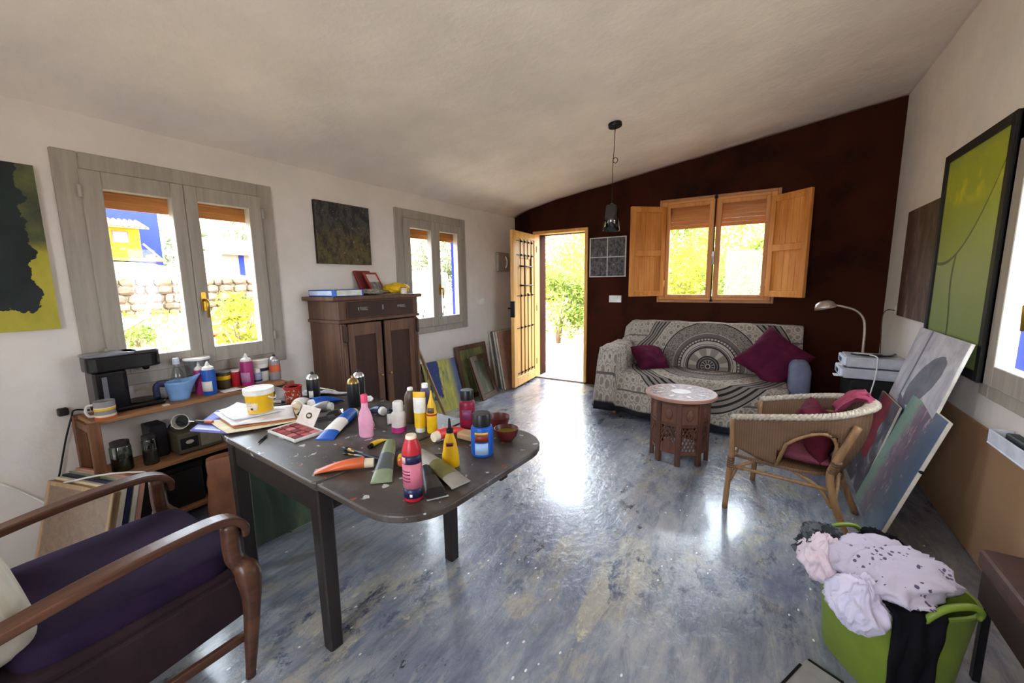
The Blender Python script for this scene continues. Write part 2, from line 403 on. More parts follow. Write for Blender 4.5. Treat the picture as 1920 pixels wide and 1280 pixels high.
# ------------------------------------------------------------------ pine window with inside shutters in the brown wall
def pine_window():
    h = hub('window_4', (1.966, D_, 1.105)); Wd, Hh = 1.174, 1.161
    def box(n, x0, x1, z0, z1, y0, y1, m, par, bev=.004): return MB().box(x0, x1, y0, y1, z0, z1).build(n, m, par, bevel=bev)
    EDGE = plain('worn_plaster_edge', (176, 122, 84), .7)
    for r in ((0, .03, 0, Hh), (Wd-.03, Wd, 0, Hh)): box('casing_board', *r, -.012, .03, EDGE, h)
    for r in ((.03, Wd-.03, 0, .03), (.03, Wd-.03, Hh-.03, Hh)): box('casing_board', *r, -.012, .03, EDGE, h)
    for r in ((.03, .09, .03, Hh-.03), (Wd-.09, Wd-.03, .03, Hh-.03)): box('frame_board', *r, -.03, .05, PINE, h)
    for r in ((.09, Wd-.09, .03, .075), (.09, Wd-.09, Hh-.075, Hh-.03)): box('frame_board', *r, -.03, .05, PINEX, h)
    for x0, x1 in ((.085, .578), (.596, 1.089)):
        a, b = (x0+.04, x1-.052) if x0 < .3 else (x0+.052, x1-.04)
        s = MB().box(x0, a, -.04, .02, .06, Hh-.06).box(b, x1, -.04, .02, .06, Hh-.06).box(a, b, -.04, .02, .06, .092).box(a, b, -.04, .02, Hh-.10, Hh-.06).build('sash', PINE, h, bevel=.004)
        MB().box(a-.004, b+.004, -.012, -.008, .088, Hh-.096).build('pane', GLASS, s)
    # espagnolette bolt on the meeting stile
    e = MB().tube([(.587, -.055, .02), (.587, -.055, Hh-.0)], .006, 8).box(.572, .602, -.062, -.045, Hh-.05, Hh-.015).box(.575, .6, -.062, -.045, .015, .04).build('espagnolette', IRON, h)
    MB().box(.574, .598, -.07, -.04, .42, .56).tube([(.586, -.07, .5), (.586, -.1, .5), (.586, -.105, .42)], .007, 8).build('lever', STEEL, e, bevel=.002)
    for i in range(7):
        z = Hh-.03-.042*i
        MB().box(.04, Wd-.04, .12, .134, z-.0405, z).build('shutter_slat', SLAT, h, bevel=.0015)
    box('outer_sill', .03, Wd-.03, -.0, .03, .06, .36, MATS['outer_sill_stone'], h)
    # shutters: leaf hinged at the frame, turned into the room
    for sx, hx, ang in ((-1, .075, 42), (1, 1.10, 43)):
        g = MB(); w, z0, z1 = .42, .075, 1.075
        for r in ((0, .055, z0, z1), (w-.055, w, z0, z1), (.055, w-.055, z0, z0+.06), (.055, w-.055, z1-.06, z1), (.055, w-.055, .53, .595)):
            g.box(min(r[0]*sx, r[1]*sx), max(r[0]*sx, r[1]*sx), -.02, .02, r[2], r[3])
        o = g.build('shutter_leaf', PINE, h, bevel=.003)
        o.location = (hx, -.052, 0); o.rotation_euler = (0, 0, math.radians(ang if sx < 0 else -ang))
        for r in ((.05, w-.05, z0+.055, .535), (.05, w-.05, .59, z1-.055)):
            n = 5; ww = (r[1]-r[0])/n
            for q in range(n):
                MB().box(*sorted((sx*(r[0]+ww*q+.0015), sx*(r[0]+ww*(q+1)-.0015))), -.003, .003, r[2], r[3]).build('panel_board', PINE, o)
        for z in (.22, .92): MB().lathe([(.007, -.035), (.007, .035)], 8, (0, -.012, z)).build('hinge', BRASS, o, smooth='auto')
pine_window()

# ------------------------------------------------------------------ entrance door, open into the room
def door():
    h = hub('door_1', (0, D_, 0))
    for r in ((.299, .34, .018, 2.04), (1.055, 1.095, .018, 2.04)):
        MB().box(r[0], r[1], -.025, .10, r[2], r[3]).build('door_jamb', DOORW, h, bevel=.004)
    MB().box(.34, 1.055, -.025, .10, 2.0, 2.04).build('door_lintel', DOORW, h, bevel=.004)
    L = MB()
    w, t = .735, .045
    # leaf lies along local -y from the hinge; exterior face looks to +x
    for r in ((0, .07, .03, 1.99), (w-.09, w, .03, 1.99), (.07, w-.09, .03, .15), (.07, w-.09, 1.91, 1.99)):
        L.box(-t/2, t/2, -r[1], -r[0], r[2], r[3])
    leaf = L.build('door_leaf', DOORW, h, bevel=.004)
    leaf.location = (.335, -.03, 0); leaf.rotation_euler = (0, 0, math.radians(6.0))
    # upright planks between the stiles, leaving the little barred window
    n = 5; a0, a1 = .07, w-.09; pw = (a1-a0)/n
    gy0, gy1, gz0, gz1 = a0+pw, a0+pw*4, 1.22, 1.66
    for i in range(n):
        y0, y1 = a0+pw*i+.0015, a0+pw*(i+1)-.0015
        segs = [(.14, 1.92)] if i in (0, 4) else [(.14, gz0), (gz1, 1.92)]
        for z0, z1 in segs: MB().box(-.014, .012, -y1, -y0, z0, z1).build('plank', DOORW, leaf, bevel=.002)
    MB().box(-.006, .0, -gy1, -gy0, gz0, gz1).build('peephole_flap', DOORW, leaf)
    for i in range(4):
        y = a0+pw*(i+.62)+.02
        z = [(.15, 1.9)] if i in (0, 3) else [(.15, gz0), (gz1, 1.9)]
        for z0, z1 in z: MB().box(.012, .018, -y-.005, -y+.005, z0, z1).build('iron_strip', IRON, leaf)
    for z in (.19, .78, 1.19, 1.70, 1.87):
        m = MB().box(.018, .023, -a1+.01, -a0-.01, z-.005, z+.005)
        m.build('iron_band', IRON, leaf)
        for i in range(4):
            y = a0+pw*(i+.62)+.02
            MB().ell((.024, -y, z), (.012, .014, .014), 8, 6).build('nail_head', IRON, leaf, smooth=True)
    gr = MB()
    for y in (gy0+.07, gy1-.07): gr.tube([(.05, -y, gz0-.02), (.05, -y, gz1+.02)], .009, 8)
    for z in (gz0+.1, gz1-.1): gr.tube([(.012, -gy0-.0, z), (.05, -gy0-.02, z), (.05, -gy1+.02, z), (.012, -gy1, z)], .010, 8)
    gr.build('window_grille', IRON, leaf, smooth=True)
    hd = MB().box(-.026, .026, -w-.004, -w+.03, .93, 1.13).build('lock_plate', IRON, leaf, bevel=.003)
    MB().tube([(-.026, -w+.03, 1.04), (-.07, -w+.03, 1.04), (-.075, -w+.06, 1.04), (-.075, -w+.14, 1.035)], .009, 8).build('lever', IRON, hd, smooth=True)
    for z in (.25, 1.0, 1.8): MB().lathe([(.009, -.04), (.009, .04)], 8, (.02, -.002, z)).build('hinge', IRON, leaf, smooth='auto')
door()

# ------------------------------------------------------------------ outdoors
GRAVEL = m_plaster('dry_ground', (140, 126, 104), .4, (116, 108, 72))
YEL = m_plaster('ochre_render', (214, 142, 34), .2)
CREAM = m_plaster('cream_render', (158, 150, 138), .2)
TERRA = plain('terracotta', (178, 96, 66), .8, bump=.2)
def smooth01(a, b, x):
    t = min(1, max(0, (x-a)/(b-a))); return t*t*(3-2*t)
def terrain(x, y):
    k = 1-smooth01(5.6, 8.0, y)
    h = .85*smooth01(-6.2, -7.9, x)
    if x < -8.05: h = 1.62+.085*(-8.05-x)
    h = h*k - .06
    hill = smooth01(16, 60, y)*9 + smooth01(-22, -60, x)*9
    return h+hill + .05*noise.noise((x*.6, y*.6, 0))
def ground():
    xs = [-70, -50, -36, -28, -22, -18, -16, -14, -12, -10, -9, -8.06, -8.04, -7.6, -7.2, -6.8, -6.4, -6, -5, -4, -3, -2, -1, -.14]
    for nm, X, Y in (('ground_west', xs, [-14, -6, -2, 0, 1, 2, 3, 4, 5, 5.8, 6.4, 7, 7.6, 8.2, 9, 11, 14, 18, 24, 32, 44, 62]),
                     ('ground_north', [-.14, 1, 2, 3, 4, 5, 7, 10, 15, 22, 34], [D_+.31, 6, 7, 8, 9, 11, 14, 18, 24, 32, 44, 62]),
                     ('ground_east', [W_+.14, 5, 6, 8, 12, 20, 34], [-14, -6, -2, 0, 2, 4, D_+.31])):
        mb = MB(); n = len(X)
        mb.v = [(x, y, terrain(x, y)) for y in Y for x in X]
        mb.f = [(j*n+i, j*n+i+1, (j+1)*n+i+1, (j+1)*n+i) for j in range(len(Y)-1) for i in range(n-1)]
        struct(mb.build(nm, GRAVEL, smooth=True))
ground()
def m_leaf(name, c1, c2):
    k = NT(name); k.t.nodes.remove(k.p)
    f = k.noise(k.coord(), 3.5, 4); c = k.ramp(f, [(.3, c1), (.7, c2)])
    d = k.n('BsdfDiffuse'); t = k.n('BsdfTranslucent'); m = k.n('MixShader'); m.inputs[0].default_value = .4
    k.l(c, d.inputs[0]); k.l(c, t.inputs[0]); k.l(d.outputs[0], m.inputs[1]); k.l(t.outputs[0], m.inputs[2]); k.l(m.outputs[0], k.out.inputs[0])
    return k.m
LEAF_A = m_leaf('yellow_green_leaf', (118, 122, 40), (152, 148, 64))
LEAF_B = m_leaf('soft_green_leaf', (86, 104, 48), (124, 134, 66))
LEAF_C = m_leaf('olive_leaf', (66, 76, 54), (102, 108, 76))
BARK = plain('bark', (112, 92, 74), .9, bump=.6, bscale=20)
def leaves(c, r, n, size, seed, clumps=14):
    rnd = random.Random(seed); mb = MB()
    cl = []
    for i in range(clumps):
        a = rnd.uniform(0, 6.283); z = rnd.uniform(-.85, 1); q = math.sqrt(max(0, 1-z*z))*rnd.uniform(.35, .8)
        cl.append((c[0]+r[0]*q*math.cos(a), c[1]+r[1]*q*math.sin(a), c[2]+r[2]*z*.72, rnd.uniform(.28, .5)))
    for i in range(n):
        q = cl[i % clumps]
        d = Vector((rnd.gauss(0, 1), rnd.gauss(0, 1), rnd.gauss(0, 1))).normalized()*(rnd.random()**.4)*q[3]
        p = Vector((q[0]+d.x*r[0], q[1]+d.y*r[1], q[2]+d.z*r[2]))
        a = Vector((rnd.gauss(0, 1), rnd.gauss(0, 1), rnd.gauss(0, .7))).normalized(); b = a.cross(Vector((rnd.gauss(0, 1), rnd.gauss(0, 1), rnd.gauss(0, 1)))).normalized()
        s = size*rnd.uniform(.6, 1.4)
        mb.add([tuple(p-a*s), tuple(p+b*s*.4+a*.1*s), tuple(p+a*s), tuple(p-b*s*.4)], [(0, 1, 2, 3)])
    return mb
def bush(name, label, loc, r, n, size, mat, seed, group, trunk=True, cat='bush'):
    x, y = loc; z = terrain(x, y); t = thing(name, label, cat, (x, y, z), 0, group)
    zc = r[2]*1.0 if not trunk else r[2]*1.15
    leaves((0, 0, zc), r, n, size, seed).build('foliage', mat, t)
    rnd = random.Random(seed); mb = MB()
    for i in range(5):
        a = rnd.uniform(0, 6.28); q = rnd.uniform(.2, .6)
        mb.tube([(0, 0, -.05), (.1*r[0]*math.cos(a), .1*r[1]*math.sin(a), zc*.5), (q*r[0]*math.cos(a), q*r[1]*math.sin(a), zc*1.2)], [.05*r[2], .035*r[2], .012*r[2]], 6)
    mb.build('stem', BARK, t, smooth=True); return t
rnd = random.Random(3)
# bushes filling the doorway
DOORL = ['nearest leafy bush, low on the right of the open doorway', 'yellow green bush left of the nearest one outside the door', 'rounder bush right behind the nearest doorway bush', 'small green bush in front of the parked white car', 'tall yellow bush filling the middle of the doorway',
         'high green bush behind the small one near the white car', 'distant yellow bush behind the parked white car', 'tall bush at the upper right of the doorway']
for i, (x, y, s, m) in enumerate([(-1.0, 8.6, .95, 1), (-2.6, 10.2, 1.2, 0), (-.6, 10.4, 1.35, 0), (-3.9, 12.6, 1.1, 1), (-1.9, 13.2, 1.9, 0), (-3.0, 16.5, 2.6, 1), (-6.2, 24, 3.2, 0), (-.9, 16.0, 2.7, 0)]):
    bush('bush', DOORL[i], (x, y), (s, s, s*.9), 2600, .055*(1+.035*(y-8)), (LEAF_A, LEAF_B)[m], 40+i, 'bushes seen through the doorway')
# trees behind the pine window
PINEL = ['yellow green tree low in the left pane of the pine window', 'green tree low in the middle of the pine window', 'greyish olive tree at the lower right of the pine window', 'green tree behind the yellow one in the left pane', 'tall yellow tree behind the middle of the pine window',
         'green tree behind the greyish olive one', 'distant green tree at the skyline of the left pane', 'distant yellow tree at the far right of the pine window', 'distant green tree half hidden by the left shutter']
for i, (x, y, s, m) in enumerate([(1.0, 11.0, 1.15, 0), (2.9, 10.4, 1.1, 1), (4.3, 11.6, 1.3, 2), (.2, 15.5, 1.9, 1), (2.2, 15.0, 1.75, 0), (4.2, 16.5, 2.1, 1), (1.2, 21, 2.5, 1), (6.2, 20, 2.6, 0), (-1.6, 21, 2.7, 1)]):
    bush('tree', PINEL[i], (x, y), (s*1.05, s, s), 2600, .06*(1+.03*(y-10)), (LEAF_A, LEAF_B, LEAF_C)[m], 70+i, 'trees seen through the pine window', cat='tree')
# hillside trees behind the houses
SLOPEL = ['hazy olive tree just behind the white shed', 'larger olive tree further along the slope behind the shed', 'big green tree at the end of the slope', 'olive tree behind the white van', 'tall green tree far behind the white van']
for i, (x, y, s, m) in enumerate([(-18.5, 8.6, 1.7, 2), (-19.5, 11.5, 2.1, 2), (-21, 15, 2.4, 1), (-14, 19.5, 2.0, 2), (-11, 24, 2.4, 1)]):
    bush('tree', SLOPEL[i], (x, y), (s, s, s*1.1), 1800, .11, (LEAF_A, LEAF_B, LEAF_C)[m], 90+i, 'trees on the far slope', cat='tree')
bush('shrub', 'yellow leafed shrub close outside the large grey window', (-4.4, 3.35), (.42, .55, .62), 520, .07, LEAF_A, 120, None)
bush('shrub', 'small green weed clump below the stone wall', (-6.9, 2.75), (.3, .4, .22), 420, .04, LEAF_B, 121, None, False)
bush('shrub', 'low green plant beside the terracotta pot', (-7.4, 4.75), (.35, .45, .3), 420, .05, LEAF_B, 122, None, False)
def grass():
    rnd = random.Random(5); mb = MB()
    for i in range(3800):
        x = rnd.uniform(-7.9, -3.5); y = rnd.uniform(1.2, 5.4); z = terrain(x, y); h = rnd.uniform(.04, .16); a = rnd.uniform(0, 6.28)
        dx, dy = .012*math.cos(a), .012*math.sin(a); b = rnd.uniform(-.05, .05)
        mb.add([(x-dx, y-dy, z-.01), (x+dx, y+dy, z-.01), (x+b, y+b, z+h)], [(0, 1, 2)])
    o = mb.build('grass', LEAF_A); o['kind'] = 'stuff'; tag(o, 'dry yellow grass on the bank below the stone wall', 'grass')
grass()
def stone_wall():
    t = thing('stone_wall', 'dry stone retaining wall seen through the large grey window', 'wall', (-8.0, 0, .72))
    MB().box(-.5, -.06, -1, 5.6, -.1, .86).build('wall_core', plain('wall_core_earth', (150, 128, 100), .95, bump=.4), t)
    rnd = random.Random(11); protos = []
    cols = [(118, 98, 78), (106, 86, 70), (126, 110, 88), (98, 80, 66)]
    ms = [plain('field_stone_%s' % 'abcd'[i], c, .9, var=.14, bump=.5, bscale=14) for i, c in enumerate(cols)]
    for q in range(6):
        mb = MB(); mb.ell((0, 0, 0), (.5, .5, .5), 7, 5, .75)
        mb.v = [(x*(1+.3*noise.noise((x*2+q*5, y*2, z*2))), y*(1+.25*noise.noise((x*2, y*2+q*3, z*2))), z) for x, y, z in mb.v]
        me = bpy.data.meshes.new('stone'); me.from_pydata(mb.v, [], mb.f); me.materials.append(ms[q % 4]); protos.append(me)
    z = 0
    while z < .84:
        h = rnd.uniform(.12, .2); y = -1 + rnd.uniform(0, .2)
        while y < 5.5:
            w = rnd.uniform(.14, .36)
            o = bpy.data.objects.new('stone', rnd.choice(protos)); COL.objects.link(o); o.parent = t
            o.location = (-.05, y+w/2, z+h/2); o.scale = (.2, w*1.04, h*1.1); o.rotation_euler = (rnd.uniform(-.1, .1), 0, 0)
            y += w
        z += h*.96
stone_wall()
tag(MB().tube(spl([(-8.3, 3.36, 1.72), (-8.0, 3.37, 1.62), (-7.85, 3.33, 1.2), (-7.6, 3.12, .82), (-7.3, 2.72, .62), (-7.1, 2.45, .54)], 6), .045, 8).build('drain_pipe', plain('white_pipe', (232, 230, 226), .5), smooth=True),
    'white plastic pipe curving down over the stone wall', 'pipe')
tag(MB().tube(spl([(-8.35, 2.2, 1.62), (-8.0, 2.7, 1.5), (-7.9, 3.0, 1.62), (-8.3, 3.2, 1.7)], 6), .03, 8).build('garden_hose', MATS['white_pipe'], smooth=True),
    'pale hose lying along the top of the stone wall', 'hose')
def cabin():
    z = terrain(-16, 5.0)
    t = thing('cabin', 'small ochre cabin with a tiled awning in front of a blue wall', 'cabin', (-16, 4.55, z))
    b = MB().box(-.9, 0, -.5, 1.17, 0, 1.25).build('wall', YEL, t)
    w = MB().box(0, .03, .42, .86, .62, 1.02).build('window', plain('dark_frame', (120, 76, 66), .6), t)
    MB().box(.03, .035, .47, .81, .66, .98).build('pane', plain('hazy_pane', (196, 178, 170), .3), w)
    MB().box(0, .02, .58, .74, .38, .46).build('vent', MATS['dark_frame'], t)
    r = MB().add([(.35, -.6, 1.16), (.35, 1.35, 1.16), (-.5, 1.35, 1.45), (-.5, -.6, 1.45), (.35, -.6, 1.11), (.35, 1.35, 1.11), (-.5, 1.35, 1.39), (-.5, -.6, 1.39)],
                 [(0, 1, 2, 3), (7, 6, 5, 4), (0, 4, 5, 1), (1, 5, 6, 2), (2, 6, 7, 3), (3, 7, 4, 0)]).build('roof', CREAM, t)
    for i in range(13): MB().tube([(.37, -.55+.15*i, 1.17), (-.5, -.55+.15*i, 1.46)], .045, 8).build('roof_tile', TERRA, r, smooth=True)
    MB().box(0, .5, -.5, 1.25, 0, .09).build('deck', plain('yellow_boards', (214, 178, 50), .7), t)
    MB().bar((.1, 1.2, .62), (.1, 1.75, .02), .05, .05).build('stair_rail', CREAM, t)
    for i in range(3): MB().box(-.1, .35, 1.28+.14*i, 1.42+.14*i, 0, .24-.08*i).build('step', TERRA, t)
cabin()
tag(MB().box(-17.6, -17.2, .5, 6.7, 1.9, 6.2).build('blue_house_wall', BLUE, bevel=.01), 'tall blue house wall behind the ochre cabin', 'house')
def shed():
    t = thing('garden_shed', 'white shed with a tiled roof and blue post beyond the leaves', 'shed', (-14, 7.0, terrain(-14, 7.0)))
    g = -1.6
    MB().box(-1.5, 0, .4, 3.4, 0, 1.9).build('wall', CREAM, t)
    MB().box(-.02, .04, .95, 1.12, 0, 1.75).build('post', BLUE, t)
    MB().box(.0, .05, 0.0, .4, .1, .62).build('tank', BLUE, t)
    for i in range(6): MB().box(.0, .03, 1.2+.18*i, 1.36+.18*i, 0, 1.6).build('door_board', CREAM, t)
    MB().add([(.5, .0, 1.9), (.5, 3.6, 1.9), (-1.6, 3.6, 2.5), (-1.6, 0, 2.5), (.5, .0, 1.75), (.5, 3.6, 1.75), (-1.6, 3.6, 2.35), (-1.6, 0, 2.35)],
             [(0, 1, 2, 3), (7, 6, 5, 4), (0, 4, 5, 1), (1, 5, 6, 2), (2, 6, 7, 3), (3, 7, 4, 0)]).build('roof', plain('pale_tiles', (150, 126, 112), .8), t)
shed()
def pot():
    t = thing('terracotta_pot', 'terracotta pot with a pale rim standing on the grass outside', 'pot', (-7.0, 4.15, terrain(-7, 4.15)-.01))
    MB().lathe([(.20, 0), (.25, .03), (.24, .14), (.19, .28), (.13, .38), (.12, .4)], 18).build('body', TERRA, t, smooth=True)
    MB().lathe([(.13, .36), (.15, .38), (.14, .46), (.09, .52), (.05, .53)], 16).build('rim', plain('pale_ceramic', (226, 220, 212), .5), t, smooth=True)
pot()
tag(MB().box(5.35, 5.6, 6.85, 9.5, -.2, 2.4).build('garden_wall', BLUE, bevel=.008), 'blue garden wall outside the window by the green painting', 'wall')
def car(label, loc, rz, body, L=4.2, Wd=1.7, Hh=1.55, van=False):
    t = thing('car', label, 'car', (loc[0], loc[1], terrain(*loc)), rz)
    pr = [(-L/2, .3), (L/2, .3), (L/2, .75), (L/2-.15, .9), (L*.22, 1.0), (L*.1, Hh), (-L*.44, Hh), (-L/2, .95)] if not van else [(-L/2, .3), (L/2, .3), (L/2, .85), (L*.36, 1.1), (L*.22, Hh), (-L*.48, Hh), (-L/2, Hh-.1)]
    M = Matrix(((1, 0, 0, 0), (0, 0, 1, 0), (0, 1, 0, 0), (0, 0, 0, 1)))
    b = MB().prism(pr, -Wd/2, Wd/2, M).build('body', body, t, bevel=.06, seg=2)
    GL = plain('car_glass', (40, 52, 66), .1, 0)
    for s in (-1, 1):
        w = [(-L*.40, 1.0), (L*.14, 1.0), (L*.07, Hh-.1), (-L*.38, Hh-.1)]
        MB().prism(w, s*Wd/2-.012, s*Wd/2+.012, M).build('side_window', GL, t)
    MB().prism([(-L/2-.012, 1.0), (-L/2+.03, 1.0), (-L*.455, Hh-.1), (-L*.47, Hh-.1)], -Wd*.4, Wd*.4, M).build('rear_window', GL, t)
    MB().prism([(L*.225, 1.02), (L*.235, 1.02), (L*.115, Hh-.08), (L*.105, Hh-.08)], -Wd*.42, Wd*.42, M).build('windscreen', GL, t)
    for s in (-1, 1):
        MB().box(-L/2-.015, -L/2+.05, s*Wd*.42-.09, s*Wd*.42+.09, .72, 1.0).build('tail_light', plain('red_lens', (190, 40, 30), .3), t)
        MB().box(L/2-.05, L/2+.015, s*Wd*.36-.14, s*Wd*.36+.14, .62, .78).build('headlight', plain('clear_lens', (200, 206, 210), .2), t)
        for x in (-L*.31, L*.31):
            Mw = Matrix.Translation((x, s*(Wd/2-.1), .31)) @ Matrix.Rotation(H, 4, 'X')
            w = MB().lathe([(.12, -.1), (.31, -.1), (.31, .1), (.12, .1)], 20, M=Mw).build('wheel', plain('tyre', (28, 28, 30), .8), t, smooth='auto')
            MB().lathe([(.19, -.105), (.19, .105)], 14, M=Mw).build('hub_cap', STEEL, w, smooth='auto')
    MB().box(L/2-.02, L/2+.03, -Wd*.45, Wd*.45, .36, .5).build('bumper', plain('bumper_grey', (90, 92, 96), .5), t, bevel=.01)
WCAR = plain('white_car_paint', (232, 234, 238), .25, coat=.5)
car('white van parked outside the small grey window', (-7.6, 10.4), math.radians(-62), WCAR, 4.4, 1.8, 1.85, True)
car('white car with blue windows parked beyond the doorway bushes', (-7.35, 21.5), math.radians(84), WCAR, 4.1, 1.75, 1.6)

# ------------------------------------------------------------------ work table with two rounded leaves
TZ = .69
def m_table():
    k = NT('paint_worn_table'); v = k.coord()
    n = k.noise(k.coord(scale=(.25, 1, 1)), 14, 6, .6); c = k.ramp(n, [(.3, (48, 41, 37)), (.7, (82, 72, 64))])
    c = k.mix(k.math('MULTIPLY', k.fac(k.noise(v, 4, 6, .6), .52, .66), .55), c, (104, 106, 116))
    c = k.mix(k.fac(k.noise(v, 22, 3, .5), .665, .69), c, (176, 176, 176))
    c = k.mix(k.fac(k.noise(k.coord(loc=(5, 2, 0)), 17, 3, .5), .70, .715), c, (150, 70, 44))
    k.color(c); k.rough(.42); k.bump(n, .25, .002); return k.m
M_TABLE = m_table()
DARKW = wood('black_brown_wood', (24, 19, 18), (42, 34, 31), .4, 'z', 6)
def work_table():
    t = thing('work_table', 'dark paint-spattered work table with rounded drop leaves', 'table', (1.42, 1.18, 0), math.radians(-4.2))
    # local frame: main board x -.40..+.40, y -.39.. +.39
    def leaf(x0, x1, r, sgn, yb):
        o = rrect(x0, x1, -.385, yb, r, 7)
        if sgn > 0: return [p for p in [(x0, -.385)] + [q for q in o if q[0] > x0+r+1e-6] + [(x0, .39)]]
        return [p for p in [(x1, .39)] + [q for q in o if q[0] < x1-r-1e-6] + [(x1, -.385)]]
    MB().prism(rrect(-.398, .398, -.392, .392, .02, 3), TZ-.026, TZ).build('tabletop', M_TABLE, t, bevel=.005, seg=2)
    MB().prism(leaf(.402, .88, .19, 1, .44), TZ-.028, TZ-.003).build('drop_leaf', M_TABLE, t, bevel=.005, seg=2)
    MB().prism(leaf(-.84, -.402, .28, -1, .40), TZ-.028, TZ-.003).build('drop_leaf', M_TABLE, t, bevel=.005, seg=2)
    for y in (-.36, .36): MB().box(-.36, .36, y-.012, y+.012, TZ-.135, TZ-.026).build('apron', DARKW, t, bevel=.003)
    for x in (-.37, .37): MB().box(x-.012, x+.012, -.35, .35, TZ-.135, TZ-.026).build('apron', DARKW, t, bevel=.003)
    for x, y in ((-.36, -.35), (.36, -.35), (-.36, .30), (.38, .27)):
        MB().bar((x, y, TZ-.03), (x, y, 0), .062, .062, (0, 1, 0), .052, .052).build('leg', DARKW, t, bevel=.006)
    for y in (.1,): MB().box(.37, .85, y-.02, y+.02, TZ-.06, TZ-.029).build('leaf_support', DARKW, t)
    MB().box(-.78, -.37, -.02, .02, TZ-.06, TZ-.029).build('leaf_support', DARKW, t)
work_table()

# ------------------------------------------------------------------ armchair in front of the table
WAL = wood('worn_walnut', (58, 34, 25), (98, 64, 47), .35, 'y', 6)
def m_cloth(name, c, c2=None, sc=220, bump=.25, rough=.9):
    if name in MATS: return MATS[name]
    k = NT(name); v = k.coord(); f = k.noise(v, 7, 5); c2 = c2 or tuple(x*.8 for x in c)
    k.color(k.ramp(f, [(.3, c2), (.7, c)])); k.rough(rough)
    w = k.n('TexWave', wave_type='BANDS'); k.l(v, w.inputs['Vector']); w.inputs['Scale'].default_value = sc; w.inputs['Distortion'].default_value = 1
    k.bump(k.math('ADD', k.math('MULTIPLY', w.outputs['Fac'], .3), k.noise(v, 40, 4)), bump, .003)
    k.p.inputs['Specular IOR Level'].default_value = .1
    MATS[name] = k.m; return k.m
PURPLE = m_cloth('purple_cloth', (48, 35, 60), (36, 27, 47)); BRCLOTH = m_cloth('dark_brown_cloth', (52, 38, 42), (38, 28, 32)); CREAMC = m_cloth('cream_cloth', (214, 208, 192), (190, 180, 162))
def armchair():
    t = thing('armchair', 'walnut armchair with purple seat cushion facing the work table', 'chair', (1.28, .30, 0), math.radians(0))
    xr, xl = .315, -.30
    # seat box, upholstered sides
    MB().box(-.27, .30, -.30, .30, .25, .40).build('seat_base', BRCLOTH, t, bevel=.03, seg=3)
    def cush(u, v):
        return None
    MB().ell((.01, .05, .425), (.27, .265, .05), 36, 16, .28).build('seat_cushion', PURPLE, t, smooth=True)
    for x in (xl, xr):
        a = MB()
        pts = spl([(x, -.50, .515), (x+.012, -.30, .56), (x+.015, -.05, .60), (x+.01, .16, .612), (x, .26, .60), (x, .305, .565), (x, .31, .52)], 6)
        ws = [.062, .062, .062]
        for i in range(len(pts)-1):
            pass
        np_ = len(pts)
        for i, p in enumerate(pts):
            tg = (pts[min(i+1, np_-1)]-pts[max(i-1, 0)]).normalized(); nn = Vector((0, -tg.z, tg.y))
            hw = .031*(1-.25*smooth01(.8, 1, i/(np_-1))); hh = .0135*(1-.2*smooth01(.85, 1, i/(np_-1)))
            for sx_, sn in ((-1, -1), (1, -1), (1, 1), (-1, 1)): a.v.append(tuple(p+Vector((sx_*hw, 0, 0))+nn*hh*sn))
        for i in range(np_-1):
            for q in range(4): a.f.append((i*4+q, i*4+(q+1) % 4, (i+1)*4+(q+1) % 4, (i+1)*4+q))
        a.f += [(3, 2, 1, 0), tuple((np_-1)*4+q for q in range(4))]
        a.build('armrest', WAL, t, bevel=.007, seg=3)
        # front leg: flares out below the arm, knee, then tapers down
        s = 1 if x > 0 else -1
        f = MB(); kn = spl([(x, .27, .585), (x, .27, .47), (x+s*.004, .285, .43), (x+s*.022, .30, .39), (x+s*.028, .30, .30), (x+s*.02, .285, .12), (x+s*.012, .275, 0)], 6)
        n = len(kn); f.tube(kn, [.028+.012*math.exp(-((i/n-.5)/.12)**2)-.012*smooth01(.6, 1, i/n) for i in range(n)], 10)
        f.build('leg', WAL, t, smooth=True)
        MB().bar((x, -.30, .40), (x, -.46, 0), .05, .04, (1, 0, 0), .034, .03).build('leg', WAL, t, bevel=.008)
        MB().bar((x, .28, .155), (x, -.40, .155), .022, .032, (0, 0, 1)).build('stretcher', WAL, t, bevel=.004)
        MB().add([(x-.014, .30, .245), (x+.014, .30, .245), (x+.014, .30, .395), (x-.014, .30, .395), (x-.014, -.45, .17), (x+.014, -.45, .17), (x+.014, -.45, .36), (x-.014, -.45, .36)], [(0, 1, 2, 3), (7, 6, 5, 4), (0, 4, 5, 1), (1, 5, 6, 2), (2, 6, 7, 3), (3, 7, 4, 0)]).build('side_panel', BRCLOTH, t, bevel=.008, seg=2)
        MB().bar((x, -.36, .36), (x, -.56, .86), .045, .05, (1, 0, 0)).build('back_post', WAL, t, bevel=.008)
    MB().bar((xl, .30, .37), (xr, .30, .37), .03, .06).build('front_rail', WAL, t, bevel=.006)
    MB().bar((xl, -.56, .85), (xr, -.56, .85), .04, .08).build('top_rail', WAL, t, bevel=.012)
    M = Matrix.Translation((.01, -.27, .64)) @ Matrix.Rotation(math.radians(17), 4, 'X')
    MB().ell((0, 0, 0), (.275, .085, .24), 36, 18, .5, M).build('back_cushion', CREAMC, t, smooth=True)
armchair()

